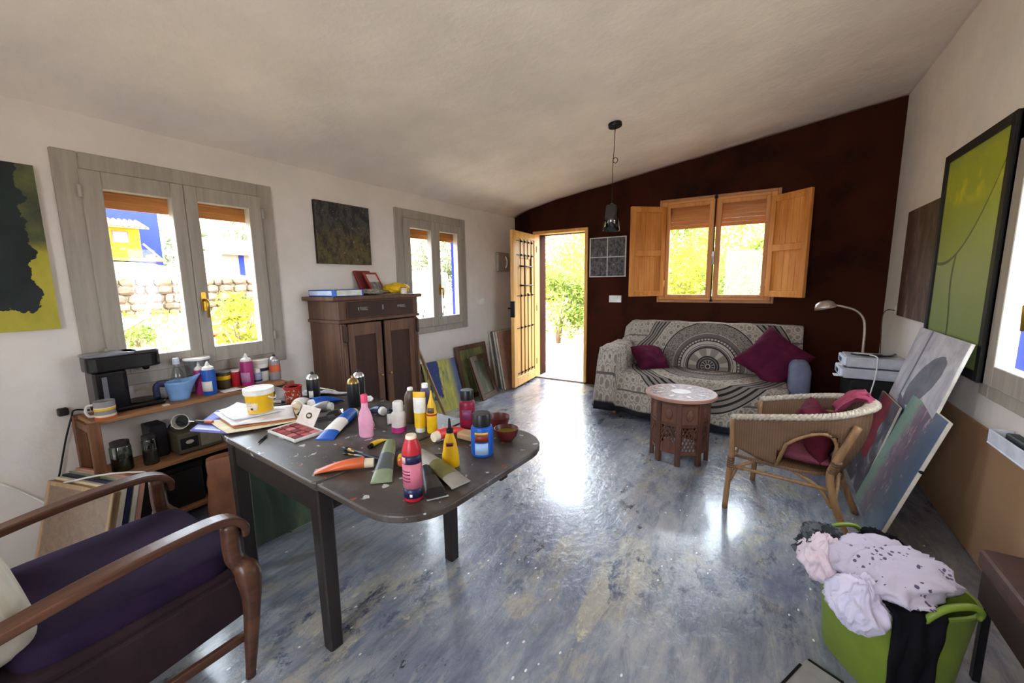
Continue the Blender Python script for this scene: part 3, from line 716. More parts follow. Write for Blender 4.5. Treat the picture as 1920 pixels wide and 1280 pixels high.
# ------------------------------------------------------------------ cabinet against the left wall
CABW = wood('old_brown_wood', (72, 48, 36), (112, 80, 62), .5, 'z', 6)
CABD = wood('dark_panel_wood', (46, 27, 19), (66, 40, 28), .5, 'z', 6)
def cabinet():
    t = thing('cabinet', 'old brown wooden cabinet with two doors and a wide drawer', 'cabinet', (0, 1.90, 0))
    d, w, h = .375, .80, 1.245
    MB().box(.004, d+.03, -.055, w+.05, h, h+.032).build('top_board', CABW, t, bevel=.008, seg=2)
    c = MB().box(.006, d, 0, .02, .05, h).box(.006, d, w-.02, w, .05, h).box(.006, .02, .02, w-.02, .05, h).box(.006, d, .02, w-.02, .05, .09).build('carcass', CABW, t, bevel=.003)
    MB().box(.008, d+.022, -.018, w+.018, 1.075, 1.10).build('moulding', CABW, t, bevel=.006, seg=2)
    MB().box(.01, d+.012, -.008, w+.008, 1.10, h).build('drawer_case', CABW, t, bevel=.003)
    dr = MB().box(d+.012, d+.024, .06, w-.06, 1.112, h-.012).build('drawer', CABD, t, bevel=.003)
    for y in (.2, w-.2):
        p = MB().box(d+.024, d+.028, y-.045, y+.045, 1.165, 1.19).build('handle', STEEL, dr, bevel=.003)
        MB().tube([(d+.028, y-.035, 1.178), (d+.045, y-.03, 1.170), (d+.045, y+.03, 1.170), (d+.028, y+.035, 1.178)], .004, 6).build('pull', STEEL, p, smooth=True)
    MB().box(d+.024, d+.027, w/2-.008, w/2+.008, 1.16, 1.20).build('keyhole_plate', STEEL, dr, bevel=.002)
    for k, (y0, y1, ang) in enumerate(((.055, w/2-.022, 0), (w/2+.012, w-.055, -4))):
        f = MB().box(0, .022, 0, .06, .11, 1.065).box(0, .022, y1-y0-.06, y1-y0, .11, 1.065).box(0, .022, .06, y1-y0-.06, .97, 1.065).box(0, .022, .06, y1-y0-.06, .11, .21).build('door', CABW, t, bevel=.004)
        f.location = (d, y0, 0)
        MB().box(.002, .012, .055, y1-y0-.055, .205, .975).build('panel', CABD, f)
        MB().ell((.03, (y1-y0-.03) if k == 0 else .03, .62), (.01, .012, .012), 8, 6).build('knob', BRASS, f, smooth=True)
    for y in (.0, w-.05):
        col = MB().box(d, d+.018, y+.004, y+.046, .09, 1.07).build('pilaster', CABW, t, bevel=.004)
        MB().box(d+.018, d+.045, y+.012, y+.038, .93, 1.06).build('carved_bracket', CABD, col, bevel=.012, seg=2)
        MB().lathe([(.010, 0), (.014, .03), (.010, .06), (.012, .4), (.014, .75)], 8, (d+.024, y+.025, .15)).build('half_column', CABW, col, smooth=True)
    MB().box(.006, d+.03, -.01, w+.01, 0, .06).build('plinth', CABW, t, bevel=.006)
cabinet()

# ------------------------------------------------------------------ pine shelf rack under the big window
RACK = wood('raw_shelf_pine', (126, 86, 56), (170, 124, 86), .55, 'y', 7)
RACKD = wood('shelf_post_pine', (94, 60, 40), (134, 92, 62), .55, 'z', 7)
SHZ = .708
def rack():
    t = thing('shelf_rack', 'low pine shelf rack under the large grey window', 'shelf', (.01, .53, 0))
    MB().box(.02, .26, 0.02, 1.01, SHZ-.022, SHZ).build('shelf_board', RACK, t, bevel=.003)
    MB().box(.02, .30, 0.02, 1.01, .378, .40).build('shelf_board', RACK, t, bevel=.003)
    MB().box(.02, .30, 0.02, 1.01, .08, .10).build('shelf_board', RACK, t, bevel=.003)
    for y in (0, .99):
        for x in (.0, .262): MB().box(x, x+.03, y, y+.045, 0, SHZ+(.03 if y > 1 else .0)).build('post', RACKD, t, bevel=.004)
        MB().box(.03, .262, y+.01, y+.032, SHZ-.06, SHZ-.022).build('cross_rail', RACKD, t)
        MB().box(.03, .262, y+.01, y+.032, .34, .378).build('cross_rail', RACKD, t)
rack()

# ------------------------------------------------------------------ sofa under the pine window, with printed throw
SOFA = m_cloth('blue_grey_sofa_cloth', (112, 116, 136), (92, 96, 118))
def m_throw():
    """black and cream block print: rings around a medallion, lace bands and rows of figures further out"""
    k = NT('mandala_print_cloth')
    uv = k.n('UVMap', uv_map='Cloth'); x, y, _ = k.sep(uv.outputs[0])
    r = k.math('SQRT', k.math('ADD', k.math('MULTIPLY', x, x), k.math('MULTIPLY', y, y)))
    a = k.math('ARCTAN2', y, x)
    # plain rings as a constant ramp over the radius (metres / 1.4)
    cr, bl, gr, md = (162, 152, 141), (32, 29, 31), (124, 115, 107), (94, 86, 81)
    R = 1.4
    st = [(0, bl), (.012, cr), (.022, bl), (.03, gr), (.068, bl), (.08, md), (.098, bl), (.106, gr), (.19, bl), (.20, md), (.215, cr), (.225, bl), (.232, cr), (.262, bl), (.27, md), (.292, bl), (.30, md), (.335, cr), (.342, gr), (.455, bl), (.468, cr),
          (.60, bl), (.612, gr), (.632, bl), (.646, gr), (.668, bl), (.682, gr), (.705, bl), (.72, gr), (.745, bl), (.76, cr)]
    base = k.ramp(k.math('DIVIDE', r, R), [(q/R, c) for q, c in st], 'CONSTANT')
    def band(r0, r1, n, w=.5):
        """teeth around the circle between two radii"""
        inn = k.math('MULTIPLY', k.math('GREATER_THAN', r, r0), k.math('LESS_THAN', r, r1))
        s = k.math('SINE', k.math('MULTIPLY', a, n))
        return k.math('MULTIPLY', inn, k.math('GREATER_THAN', s, w))
    c = base
    for r0, r1, n, w in ((.034, .064, 12, .2), (.236, .26, 44, .0), (.272, .29, 56, -.1)): c = k.mix(band(r0, r1, n, w), c, bl if r0 < .2 else cr)
    c = k.mix(band(.11, .186, 9, .35), c, cr)
    vec = k.n('CombineXYZ'); k.l(x, vec.inputs[0]); k.l(y, vec.inputs[1])
    fine = k.n('TexVoronoi'); k.l(vec.outputs[0], fine.inputs['Vector']); fine.inputs['Scale'].default_value = 95
    lace = k.math('MULTIPLY', k.math('LESS_THAN', fine.outputs['Distance'], .34), k.math('MULTIPLY', k.math('GREATER_THAN', r, .345), k.math('LESS_THAN', r, .455)))
    c = k.mix(lace, c, bl)
    # outer figures: blobs on a grid with a darker outline
    big = k.n('TexVoronoi'); k.l(vec.outputs[0], big.inputs['Vector']); big.inputs['Scale'].default_value = 15; big.inputs['Randomness'].default_value = .35
    det = k.noise(vec.outputs[0], 80, 4, .6)
    d = k.math('ADD', big.outputs['Distance'], k.math('MULTIPLY', det, .35))
    fig = k.ramp(d, [(0, (122, 112, 102)), (.42, (130, 120, 110)), (.46, (88, 81, 77)), (.5, cr), (.66, (154, 144, 133)), (.72, (112, 103, 96)), (.78, cr)], 'CONSTANT')
    out = k.math('MAXIMUM', k.math('GREATER_THAN', r, .765), k.math('MULTIPLY', k.math('GREATER_THAN', r, .475), k.math('LESS_THAN', r, .585)))
    c = k.mix(out, c, fig)
    row = k.math('LESS_THAN', k.math('ABSOLUTE', k.math('SUBTRACT', k.math('FRACT', k.math('MULTIPLY', y, 5.2)), .5)), .035)
    c = k.mix(k.math('MULTIPLY', row, k.math('GREATER_THAN', r, .765)), c, (84, 78, 76))
    at = k.n('Attribute', attribute_name='hem'); c = k.mix(at.outputs['Fac'], c, (20, 19, 24))
    k.color(c); k.rough(.95); k.bump(k.noise(vec.outputs[0], 300, 2), .2, .001)
    return k.m
M_THROW = m_throw()
def sofa():
    t = thing('sofa', 'low sofa draped with a black and cream mandala throw', 'sofa', (1.66, 3.96, 0))
    Wd, Dp = 1.77, .93      # local x 0..Wd, y 0 = front, Dp = back
    MB().box(.06, Wd-.06, .06, .78, .14, .39).build('seat', SOFA, t, bevel=.05, seg=3)
    MB().add([(.05, .62, .14), (Wd-.05, .62, .14), (Wd-.05, Dp, .14), (.05, Dp, .14), (.07, .76, .87), (Wd-.07, .76, .87), (Wd-.07, Dp-.02, .87), (.07, Dp-.02, .87)],
             [(3, 2, 1, 0), (4, 5, 6, 7), (0, 1, 5, 4), (1, 2, 6, 5), (2, 3, 7, 6), (3, 0, 4, 7)]).build('backrest', SOFA, t, bevel=.05, seg=3)
    for x0, x1 in ((.02, .17), (Wd-.15, Wd)):
        prof = [(.05, .14), (.90, .14), (.90, .66), (.5, .66), (.2, .665), (.07, .65), (.045, .60)]
        M = Matrix(((0, 0, 1, 0), (1, 0, 0, 0), (0, 1, 0, 0), (0, 0, 0, 1)))
        MB().prism(prof, x0, x1, M).build('armrest', SOFA, t, bevel=.055, seg=4, smooth='auto')
    for x, y in ((.14, .10), (Wd-.14, .10), (.14, .84), (Wd-.14, .84)):
        MB().lathe([(.016, 0), (.02, .02), (.026, .15)], 12, (x, y, 0)).build('leg', wood('pale_leg_wood', (150, 108, 70), (180, 136, 94), .5, 'z'), t, smooth='auto')
    # ---- throw
    xs = []; # (x, side drop 0..1)
    n1 = 9
    for i in range(n1): xs.append((-.035+.03*(i/n1), 1-i/n1))          # hanging over the left arm
    for i in range(80): xs.append((-.005+(Wd-.03)*i/79, 0))
    path = []                                                          # (y, z, kind)
    for i in range(6): path.append((Dp-.02-.16*i/5, .905-.0*i, 'b'))   # over the top of the back
    for i in range(1, 26): q = i/25; path.append((Dp-.18-.09*q-.03*math.sin(q*3.1), .905-.475*q, 'b'))
    for i in range(1, 26): q = i/25; path.append((Dp-.27-.62*q, .43+.018*math.sin(q*3.1), 's'))
    for i in range(1, 25): q = i/24; path.append((.04-.05*math.sin(q*1.57)-.03*q, .43-.365*q, 'f'))
    def arm(x): return .69*(1-smooth01(.165, .23, x)) if x < .3 else .60*smooth01(Wd-.155, Wd-.10, x)*0
    mb = MB(); uvs = []; hem = []
    L = [0]
    for j in range(1, len(path)): L.append(L[-1]+math.hypot(path[j][0]-path[j-1][0], path[j][1]-path[j-1][1]))
    jb = max(j for j in range(len(path)) if path[j][2] == 'b')
    jc = min(range(len(path)), key=lambda j: abs(path[j][1]-.475) + (9 if path[j][2] != 'b' else 0)); Lc = L[jc]
    L = [l if j <= jb else L[jb]+(l-L[jb])*.82 for j, l in enumerate(L)]
    sx = [0]
    drop = []
    for i, (x, d) in enumerate(xs):
        if i:
            px, pd = xs[i-1]; az, pz = arm(x), arm(px)
            sx.append(sx[-1] + math.hypot(x-px, max(az, .43)-max(pz, .43)) + (abs(d-pd)*.60))
    ic = min(range(len(xs)), key=lambda i: abs(xs[i][0]-.935)+(9 if xs[i][1] > 0 else 0))
    for j, (y, z, kd) in enumerate(path):
        for i, (x, d) in enumerate(xs):
            az = arm(x); zz = max(z, az) if kd != 'f' else z
            yy = y
            top = max(.43, az)
            if kd == 'f':
                q = (.43-z)/.365; zz = top-(top-.065)*q
            if kd == 'b' and az > .5: zz = max(z, az); yy = y
            if d > 0:
                z1 = zz if kd != 'b' else max(zz, az)
                zl = z1-(z1-.07)*d; zz = min(zz, zl) if kd != 'f' else min(zz, .69-.62*d)
                if kd == 'b' and z > .72: zz = z - (z-.60)*d*.25
            # folds and creases
            fold = .012*noise.noise((x*5, y*5, z*5)) + .006*noise.noise((x*13+4, y*13, z*13))
            fx = 0; fy = 0; fz = 0
            if kd == 'b': fx += .13*smooth01(.62, .78, z)*(1-smooth01(0, .6, x))
            if kd == 'f':
                q = (.43-z)/.365
                fy = -q*(.025*math.sin(x*17+2*noise.noise((x*3, 0, 1))) + .03*noise.noise((x*4, 2, 0))) - .02*q
                zz += q*.02*noise.noise((x*3.1, 5, 0)) - q*.03*smooth01(.2, .9, x)*(1-smooth01(1.4, 1.77, x))
            elif kd == 's': fz = fold*.8
            else: fy = -abs(fold)*1.2; fz = .008*noise.noise((x*6, 1, 9)) if j < 8 else 0
            if d > 0:
                fx += -d*(.02+.03*math.sin(y*19)+.02*noise.noise((y*6, z*3, 2)))
            if x > Wd-.17 and kd != 'b':            # tucked down beside the right arm
                pass
            mb.v.append((x+fx, yy+fy, zz+fz)); uvs.append((sx[i]-sx[ic], Lc-L[j]))
            hem.append(1.0 if (kd == 'f' and z < .43-.365*.86) or d > .93 else 0.0)
    n = len(xs)
    keep = [i for i in range(n) if xs[i][0] < Wd-.15 or True]
    for j in range(len(path)-1):
        for i in range(n-1):
            if path[j][2] != 'b' and xs[i][0] > Wd-.16: continue
            mb.f.append((j*n+i, (j+1)*n+i, (j+1)*n+i+1, j*n+i+1))
    o = mb.build('throw', M_THROW, None, smooth=True)
    uvl = o.data.uv_layers.new(name='Cloth')
    for l in o.data.loops: uvl.data[l.index].uv = uvs[l.vertex_index]
    at = o.data.attributes.new('hem', 'FLOAT', 'POINT')
    for i, h in enumerate(hem): at.data[i].value = h
    q = o.modifiers.new('thickness', 'SOLIDIFY'); q.thickness = .005; q.offset = 1
    o.location = (1.66, 3.96, 0)
    tag(o, 'black and cream throw with a round medallion spread over the sofa', 'throw')
sofa()
PLUM = m_cloth('plum_cloth', (88, 26, 52), (66, 19, 39), 260, .15)
def pillow(name, label, loc, r, rot, mat, seed, cat='cushion', pinch=.22, dent=0):
    """square cushion with pulled-out corners and creases"""
    mb = MB()
    def side(sg):
        def fn(u, v):
            a, b = u*2-1, v*2-1
            e = (1-abs(a)**2.4)*(1-abs(b)**2.4); h = max(0, e)**.45
            k = 1-pinch*(1-abs(a*b))*(max(abs(a), abs(b))**3)*.55
            w = .05*noise.noise((a*2+seed, b*2, sg)) + .025*noise.noise((a*6+seed, b*6, sg))
            return (a*r[0]*k, b*r[1]*k, sg*r[2]*h*(1+w*4) + w*r[2] - dent*r[2]*math.exp(-(a*a+b*b)*3))
        return fn
    mb.grid(side(1), 26, 26); o1 = len(mb.v)
    s2 = MB(); s2.grid(side(-1), 26, 26); mb.add(s2.v, [tuple(reversed(f)) for f in s2.f])
    ob = mb.build(name, mat, None, smooth=True)
    bm = bmesh.new(); bm.from_mesh(ob.data); bmesh.ops.remove_doubles(bm, verts=bm.verts, dist=.0015); bm.to_mesh(ob.data); bm.free()
    ob.location = loc; ob.rotation_euler = rot
    return tag(ob, label, cat)
pillow('cushion', 'plum velvet cushion slumped at the left end of the sofa', (2.06, 4.42, .535), (.17, .17, .10), (math.radians(38), math.radians(4), math.radians(44)), PLUM, 3)
pillow('cushion', 'large plum cushion leaning on the right arm of the sofa', (3.16, 4.38, .64), (.23, .23, .105), (math.radians(58), math.radians(34), math.radians(-20)), PLUM, 9)

# ------------------------------------------------------------------ carved octagonal side table
CARV = wood('carved_rosewood', (64, 37, 28), (96, 60, 45), .45, 'z', 8)
CARVL = wood('carved_panel_rosewood', (76, 48, 36), (112, 74, 56), .55, 'z', 8)
INLAY = plain('bone_inlay', (186, 170, 162), .4)
def m_carved_top():
    k = NT('carved_table_top'); v = k.coord(); x, y, z = k.sep(v)
    r = k.math('SQRT', k.math('ADD', k.math('MULTIPLY', x, x), k.math('MULTIPLY', y, y))); a = k.math('ARCTAN2', y, x)
    w = k.math('MULTIPLY', k.math('SINE', k.math('ADD', k.math('MULTIPLY', a, 16), k.math('MULTIPLY', k.math('SINE', k.math('MULTIPLY', r, 150)), 1.4))), k.math('SINE', k.math('MULTIPLY', r, 130)))
    f = k.math('MULTIPLY', k.math('GREATER_THAN', r, .08), k.math('LESS_THAN', r, .225))
    h = k.math('MULTIPLY', k.math('GREATER_THAN', w, .12), f)
    k.color(k.mix(h, (150, 110, 94), (88, 54, 48))); k.rough(.45); k.bump(k.math('SUBTRACT', 1, h), .6, .004); return k.m
def octa():
    t = thing('side_table', 'carved octagonal wooden side table in front of the sofa', 'table', (2.565, 3.262, 0), math.radians(8))
    top = MB().lathe([(.0, .488), (.245, .488), (.257, .496), (.257, .510), (.250, .518), (0, .518)], 48).build('table_top', m_carved_top(), t, smooth='auto')
    MB().lathe([(.072, .516), (.072, .5205), (0, .5205)], 28).build('bone_disc', INLAY, top, smooth='auto')
    for i in range(8):
        q = math.radians(45*i+22); M = Matrix.Translation((.155*math.cos(q), .155*math.sin(q), .5165)) @ Matrix.Rotation(q, 4, 'Z')
        MB().lathe([(.02, 0), (.02, .003), (0, .003)], 12, M=M, sx=1.3, sy=.75).build('bone_petal', INLAY, top, smooth='auto')
    R = .2; cs = [(R*math.cos(math.radians(45*i)), R*math.sin(math.radians(45*i))) for i in range(8)]
    for i in range(8):
        c = cs[i]; q = math.radians(45*i)
        MB().box(-.02, .012, -.02, .02, 0, .488, Matrix.Translation((c[0], c[1], 0)) @ Matrix.Rotation(q, 4, 'Z')).build('post', CARV, t, bevel=.004)
        a, b = Vector((*cs[i], 0)), Vector((*cs[(i+1) % 8], 0)); d = (b-a); Ln = d.length; d.normalize(); n = Vector((d.y, -d.x, 0))
        M = Matrix(((d.x, n.x, 0, a.x), (d.y, n.y, 0, a.y), (0, 0, 1, 0), (0, 0, 0, 1)))
        i0, i1 = .018, Ln-.018; mid = Ln/2
        p = MB().box(i0, i1, -.006, .004, .30, .488, M).build('panel', CARVL, t); MB().box(i0, i1, -.006, .004, .085, .11, M).build('bottom_rail', CARVL, t)
        # raised frame and pointed arch over the lattice
        MB().box(i0, i1, .002, .010, .455, .486, M).build('carved_rail', CARV, p); MB().box(i0, i1, .002, .010, .298, .318, M).build('carved_rail', CARV, p); MB().bar(*[tuple(M @ Vector(v)) for v in ((i0+.01, .004, .215), (mid, .004, .287))], .012, .014).bar(*[tuple(M @ Vector(v)) for v in ((i1-.01, .004, .215), (mid, .004, .287))], .012, .014).build('carved_arch', CARV, p)
        MB().ell((0, 0, 0), (.03, .008, .045), 10, 6, 1, M @ Matrix.Translation((mid, .004, .385))).build('carved_flower', CARVL, p, smooth=True)
        MB().prism([(i0, .11), (i1, .11), (i1, .15), (mid, .20), (i0, .15)], -.001, .003, M @ Matrix(((1, 0, 0, 0), (0, 0, 1, 0), (0, 1, 0, 0), (0, 0, 0, 1)))).build('carved_infill', CARVL, p) if i % 2 else None
        la = MB()
        for q2 in range(-2, 5):
            x0 = i0+q2*.026
            for sg in (1, -1):
                z0, z1 = .11, .298; xa, xb = (x0, x0+.085) if sg > 0 else (x0+.085, x0)
                ta = 0; pa, pb = Vector((xa, 0, z0)), Vector((xb, 0, z1))
                # clip to the panel width
                def cl(p, q):
                    p = p.copy()
                    if p.x < i0: s = (i0-p.x)/(q.x-p.x); p = p+(q-p)*s
                    if p.x > i1: s = (i1-p.x)/(q.x-p.x); p = p+(q-p)*s
                    return p
                if min(pa.x, pb.x) > i1 or max(pa.x, pb.x) < i0: continue
                p2, p3 = cl(pa, pb), cl(pb, pa)
                la.bar(tuple(M @ p2), tuple(M @ p3), .007, .006)
        la.build('lattice', CARVL, p)
octa()

# ------------------------------------------------------------------ wicker armchair
def m_wicker(name='honey_wicker', c1=(84, 60, 42), c2=(144, 108, 76), sc=70):
    k = NT(name); v = k.coord(); x, y, z = k.sep(v)
    a = k.n('TexWave', wave_type='BANDS', bands_direction='Z'); k.l(v, a.inputs['Vector']); a.inputs['Scale'].default_value = sc
    b = k.n('TexWave', wave_type='BANDS', bands_direction='X'); k.l(v, b.inputs['Vector']); b.inputs['Scale'].default_value = sc*.35
    h = k.math('MULTIPLY', k.math('ADD', a.outputs['Fac'], k.math('MULTIPLY', b.outputs['Fac'], .7)), .6)
    n = k.noise(v, 9, 4); k.color(k.mix(k.math('MULTIPLY', h, n), c1, c2)); k.rough(.6); k.bump(h, .5, .003); return k.m
WICK = m_wicker(); CANE = wood('cane_pole', (112, 82, 54), (158, 120, 82), .5, 'z', 8); BRAID = plain('pale_braid', (164, 150, 134), .7, var=.16, vscale=60, bump=.4, bscale=120)
def wicker():
    t = thing('wicker_chair', 'honey wicker armchair with bent cane legs beside the leaning canvases', 'chair', (3.28, 2.80, 0), math.radians(-11.5))
    rim = spl([(-.285, -.235, .565), (-.12, -.262, .605), (.08, -.265, .65), (.20, -.225, .675), (.285, -.12, .695), (.31, .0, .70), (.285, .12, .695), (.20, .225, .675), (.08, .265, .65), (-.1, .275, .605), (-.25, .27, .565)], 8)
    low = spl([(-.28, -.225, .40), (-.12, -.235, .355), (.04, -.23, .34), (.14, -.19, .335), (.20, -.10, .335), (.22, .0, .335), (.20, .10, .335), (.14, .19, .335), (.04, .23, .34), (-.1, .24, .355), (-.25, .24, .40)], 8)
    n = len(rim); nv = 12
    mb = MB(); hole = set()
    for j in range(nv+1):
        q = j/nv
        for i in range(n):
            a, b = rim[i], low[i]; p = a*(1-q)+b*q
            s = (i/(n-1))*10; bulge = .03*math.sin(q*3.14)*smooth01(2.5, 4, min(s, 10-s))
            d = Vector((p.x, p.y, 0)); d = d.normalized()*bulge if d.length else d
            mb.v.append(tuple(p+d))
    def inhole(i, j):
        s = (i+.5)/(n-1)*10; s = min(s, 10-s); q = (j+.5)/nv
        c = (s-2.45)/1.05
        return abs(c) < 1 and q > .27+.55*(1-math.sqrt(1-c*c))
    for j in range(nv):
        for i in range(n-1):
            if not inhole(i, j): mb.f.append((j*n+i, j*n+i+1, (j+1)*n+i+1, (j+1)*n+i))
    mb.build('woven_shell', WICK, t, smooth=True, solid=.012)
    # arch canes round the two side openings
    for sd in (0, 1):
        pts = []
        for q in range(13):
            c = -1+2*q/12; s = 2.45+1.05*c
            if sd: s = 10-s
            fi = s/10*(n-1); i = int(fi); fr = fi-i
            vq = min(1, .27+.55*(1-math.sqrt(max(0, 1-c*c)))) if abs(c) < .999 else 1.0
            a = rim[i].lerp(rim[min(i+1, n-1)], fr); b = low[i].lerp(low[min(i+1, n-1)], fr); pts.append(a*(1-vq)+b*vq)
        MB().tube(pts, .011, 8).build('arch_cane', CANE, t, smooth=True)
    # braided rim: three strands, wider behind
    for st in range(3):
        pts = []
        for i in range(n*4-3):
            fi = i/4; a = rim[int(fi)].lerp(rim[min(int(fi)+1, n-1)], fi-int(fi)); s = fi/(n-1)
            w = .010+.016*smooth01(.3, .5, s)*(1-smooth01(.5, .7, s)) ; ph = fi*1.9+st*2.094
            nx = Vector((a.x, a.y, 0)).normalized()
            pts.append(a+nx*math.cos(ph)*w+Vector((0, 0, .008*math.sin(ph)+.006)))
        MB().tube(pts, .0115, 6).build('rim_strand', BRAID, t, smooth=True)
    MB().prism([(p.x*.98, p.y*.96) for p in low], .325, .345).build('seat', WICK, t, bevel=.004)
    MB().tube(spl([(-.27, -.22, .345), (-.285, 0, .335), (-.25, .235, .345)], 6), .014, 8).build('front_rail', CANE, t, smooth=True)
    def wrap(p, q, r, n_=5):
        m = MB(); 
        for i in range(n_):
            c = Vector(p).lerp(Vector(q), (i+.5)/n_)
            m.tube([c+Vector((0, 0, -.006)), c+Vector((0, 0, .006))], r, 10)
        return m
    for y in (-1, 1):
        yy = .232 if y < 0 else .255; fx = -.285 if y < 0 else -.25
        L = MB().tube(spl([(fx, y*yy, .56), (fx+.005, y*(yy-.005), .38), (fx-.004, y*yy, .2), (fx-.012, y*(yy+.004), .0)], 5), .0155, 10).build('leg', CANE, t, smooth=True)
        wrap((fx+.004, y*(yy-.005), .33), (fx, y*(yy-.004), .26), .0195).build('cane_wrapping', WICK, L, smooth=True)
        MB().tube(spl([(.27, y*.195, .63), (.205, y*.20, .44), (.18, y*.19, .33), (.215, y*.19, .18), (.285, y*.195, .0)], 6), [.019]*13+[.018]*12, 10).build('leg', CANE, t, smooth=True)
        wrap((.205, y*.20, .43), (.185, y*.19, .36), .024).build('cane_wrapping', WICK, t.children[-1], smooth=True)
        MB().tube([(fx, y*yy*.98, .27), (.2, y*.19, .265)], .011, 8).build('stretcher', CANE, t, smooth=True)
        MB().tube(spl([(fx+.005, y*yy*.98, .18), (fx+.04, y*yy*.95, .27), (fx+.12, y*yy*.93, .325)], 5), .0095, 8).build('brace', CANE, t, smooth=True)
        MB().tube(spl([(.20, y*.19, .17), (.14, y*.19, .26), (.02, y*.20, .325)], 5), .0105, 8).build('brace', CANE, t, smooth=True)
    MB().tube([(.2, -.19, .24), (.2, .19, .24)], .012, 8).build('stretcher', CANE, t, smooth=True)
    MB().tube(spl([(.205, -.19, .18), (.21, -.12, .27), (.2, 0, .31), (.21, .12, .27), (.205, .19, .18)], 5), .010, 8).build('brace', CANE, t, smooth=True)
    return t
wicker()
ROSE = m_cloth('rose_cloth', (122, 64, 76), (98, 48, 60), 240, .15)
MAROON = m_cloth('maroon_cloth', (88, 26, 40), (66, 18, 30), 240, .15)
pillow('seat_cushion', 'flat rose cushion on the seat of the wicker chair', (3.27, 2.80, .392), (.19, .18, .045), (0, 0, math.radians(-11)), ROSE, 21)
pillow('cushion', 'maroon cushion upright against the back of the wicker chair', (3.36, 2.77, .525), (.155, .165, .075), (0, math.radians(70), math.radians(-11)), MAROON, 23)
def shawl():
    mb = MB()
    c, s = math.cos(math.radians(-11.5)), math.sin(math.radians(-11.5))
    def fn(u, v):
        # local chair frame: cloth hanging over the rear rim inside and out
        y = -.05+.2*u; q = v*2-1
        x = .285-.06*abs(y)/.13*.4 + q*(.10 if q < 0 else .035); z = .742-.12*q*q*(1.0 if q < 0 else .3) + .02*noise.noise((u*4, v*4, 3)) + .03*noise.noise((u*2.2, v*2, 8))+.012*math.sin(u*16)
        x += .012*noise.noise((u*7, v*7, 1))
        if q < 0: x -= .02
        return (3.28+c*x-s*y, 2.80+s*x+c*y, z)
    mb.grid(fn, 22, 16); tag(mb.build('folded_cloth', m_cloth('pink_cloth', (158, 72, 94), (132, 52, 74), 240, .15), smooth=True, solid=.006), 'pink cloth thrown over the back rim of the wicker chair', 'cloth')
shawl()

# ------------------------------------------------------------------ lidless green laundry tub and the washing in it
LIME = plain('lime_plastic', (114, 134, 46), .42, var=.04)
BX, BY, BA = 3.502, 1.76, math.radians(-56)
def tub():
    t = thing('laundry_tub', 'lime green flexible tub heaped with laundry', 'tub', (BX, BY, 0), BA)
    def ring(a, b, z, n=40, e=.62):
        return [(math.copysign(abs(math.cos(2*math.pi*i/n))**e, math.cos(2*math.pi*i/n))*a, math.copysign(abs(math.sin(2*math.pi*i/n))**e, math.sin(2*math.pi*i/n))*b, z) for i in range(n)]
    mb = MB(); R = [ring(.152, .13, .0), ring(.158, .135, .01), ring(.172, .148, .18), ring(.188, .163, .345), ring(.194, .169, .352), ring(.194, .169, .36), ring(.185, .160, .36), ring(.170, .146, .19), ring(.155, .132, .02)]
    for r in R: mb.v += r
    n = 40
    for k in range(len(R)-1):
        for i in range(n): mb.f.append((k*n+i, k*n+(i+1) % n, (k+1)*n+(i+1) % n, (k+1)*n+i))
    mb.f.append(tuple(reversed(range(n)))); mb.f.append(tuple((len(R)-1)*n+i for i in range(n)))
    mb.build('tub_body', LIME, t, smooth='auto')
    for s in (-1, 1):
        p = spl([(s*.188, -.085, .355), (s*.2, -.075, .385), (s*.205, -.035, .41), (s*.205, .035, .41), (s*.2, .075, .385), (s*.188, .085, .355)], 5)
        MB().tube(p, .008, 8, flat=1.25).build('handle', LIME, t, smooth=True)
tub()
def m_print():
    k = NT('white_print_cloth'); v = k.coord()
    w = k.n('TexVoronoi'); k.l(v, w.inputs['Vector']); w.inputs['Scale'].default_value = 62
    d = k.math('MULTIPLY', k.math('LESS_THAN', w.outputs['Distance'], .33), k.math('GREATER_THAN', k.noise(v, 11, 3), .545))
    k.color(k.mix(d, (186, 178, 194), (84, 78, 100))); k.rough(.9); k.bump(k.noise(v, 60, 3), .15, .002); return k.m
def lump(name, label, c, r, mat, seed, cat, amp=.25, fr=3.0, rot=0, sag=None, squash=1.0, fold=(1, 1, .35), tuck=0):
    mb = MB()
    ca, sa = math.cos(rot), math.sin(rot)
    def fn(u, v):
        a = u*2*math.pi; b = (v-.5)*math.pi
        p = Vector((math.cos(b)*math.cos(a), math.cos(b)*math.sin(a), math.sin(b)))
        w = Vector((p.x*fold[0], p.y*fold[1], p.z*fold[2]))*fr*.8; w += Vector((noise.noise(p*1.7+Vector((seed, 1, 0))), noise.noise(p*1.7+Vector((0, seed, 2))), 0))*.7
        rid = (1-abs(noise.noise(w+Vector((seed, 0, 0)))))**3; rid2 = (1-abs(noise.noise(w*2.1+Vector((0, seed, 0)))))**4
        k = 1+amp*.8*noise.noise(p*fr*.45+Vector((seed, 0, 0)))+amp*.75*(rid-.5)+amp*.28*(rid2-.4)
        x, y, z = p.x*r[0]*k, p.y*r[1]*k, p.z*r[2]*(k if p.z > 0 else squash)
        if sag: z -= sag(x, y)
        if tuck: g = 1-tuck*smooth01(.2, -.25, p.z); x *= g; y *= g
        return (c[0]+ca*x-sa*y, c[1]+sa*x+ca*y, c[2]+z)
    mb.grid(fn, 96, 48, True); o = mb.build(name, mat, smooth=True); return tag(o, label, cat)
lump('bed_sheet', 'white printed sheet heaped on top of the green tub', (3.475, 1.70, .385), (.17, .175, .085), m_print(), 3.1, 'sheet', .30, 3.0, BA, fold=(1, .3, .6), tuck=.3)
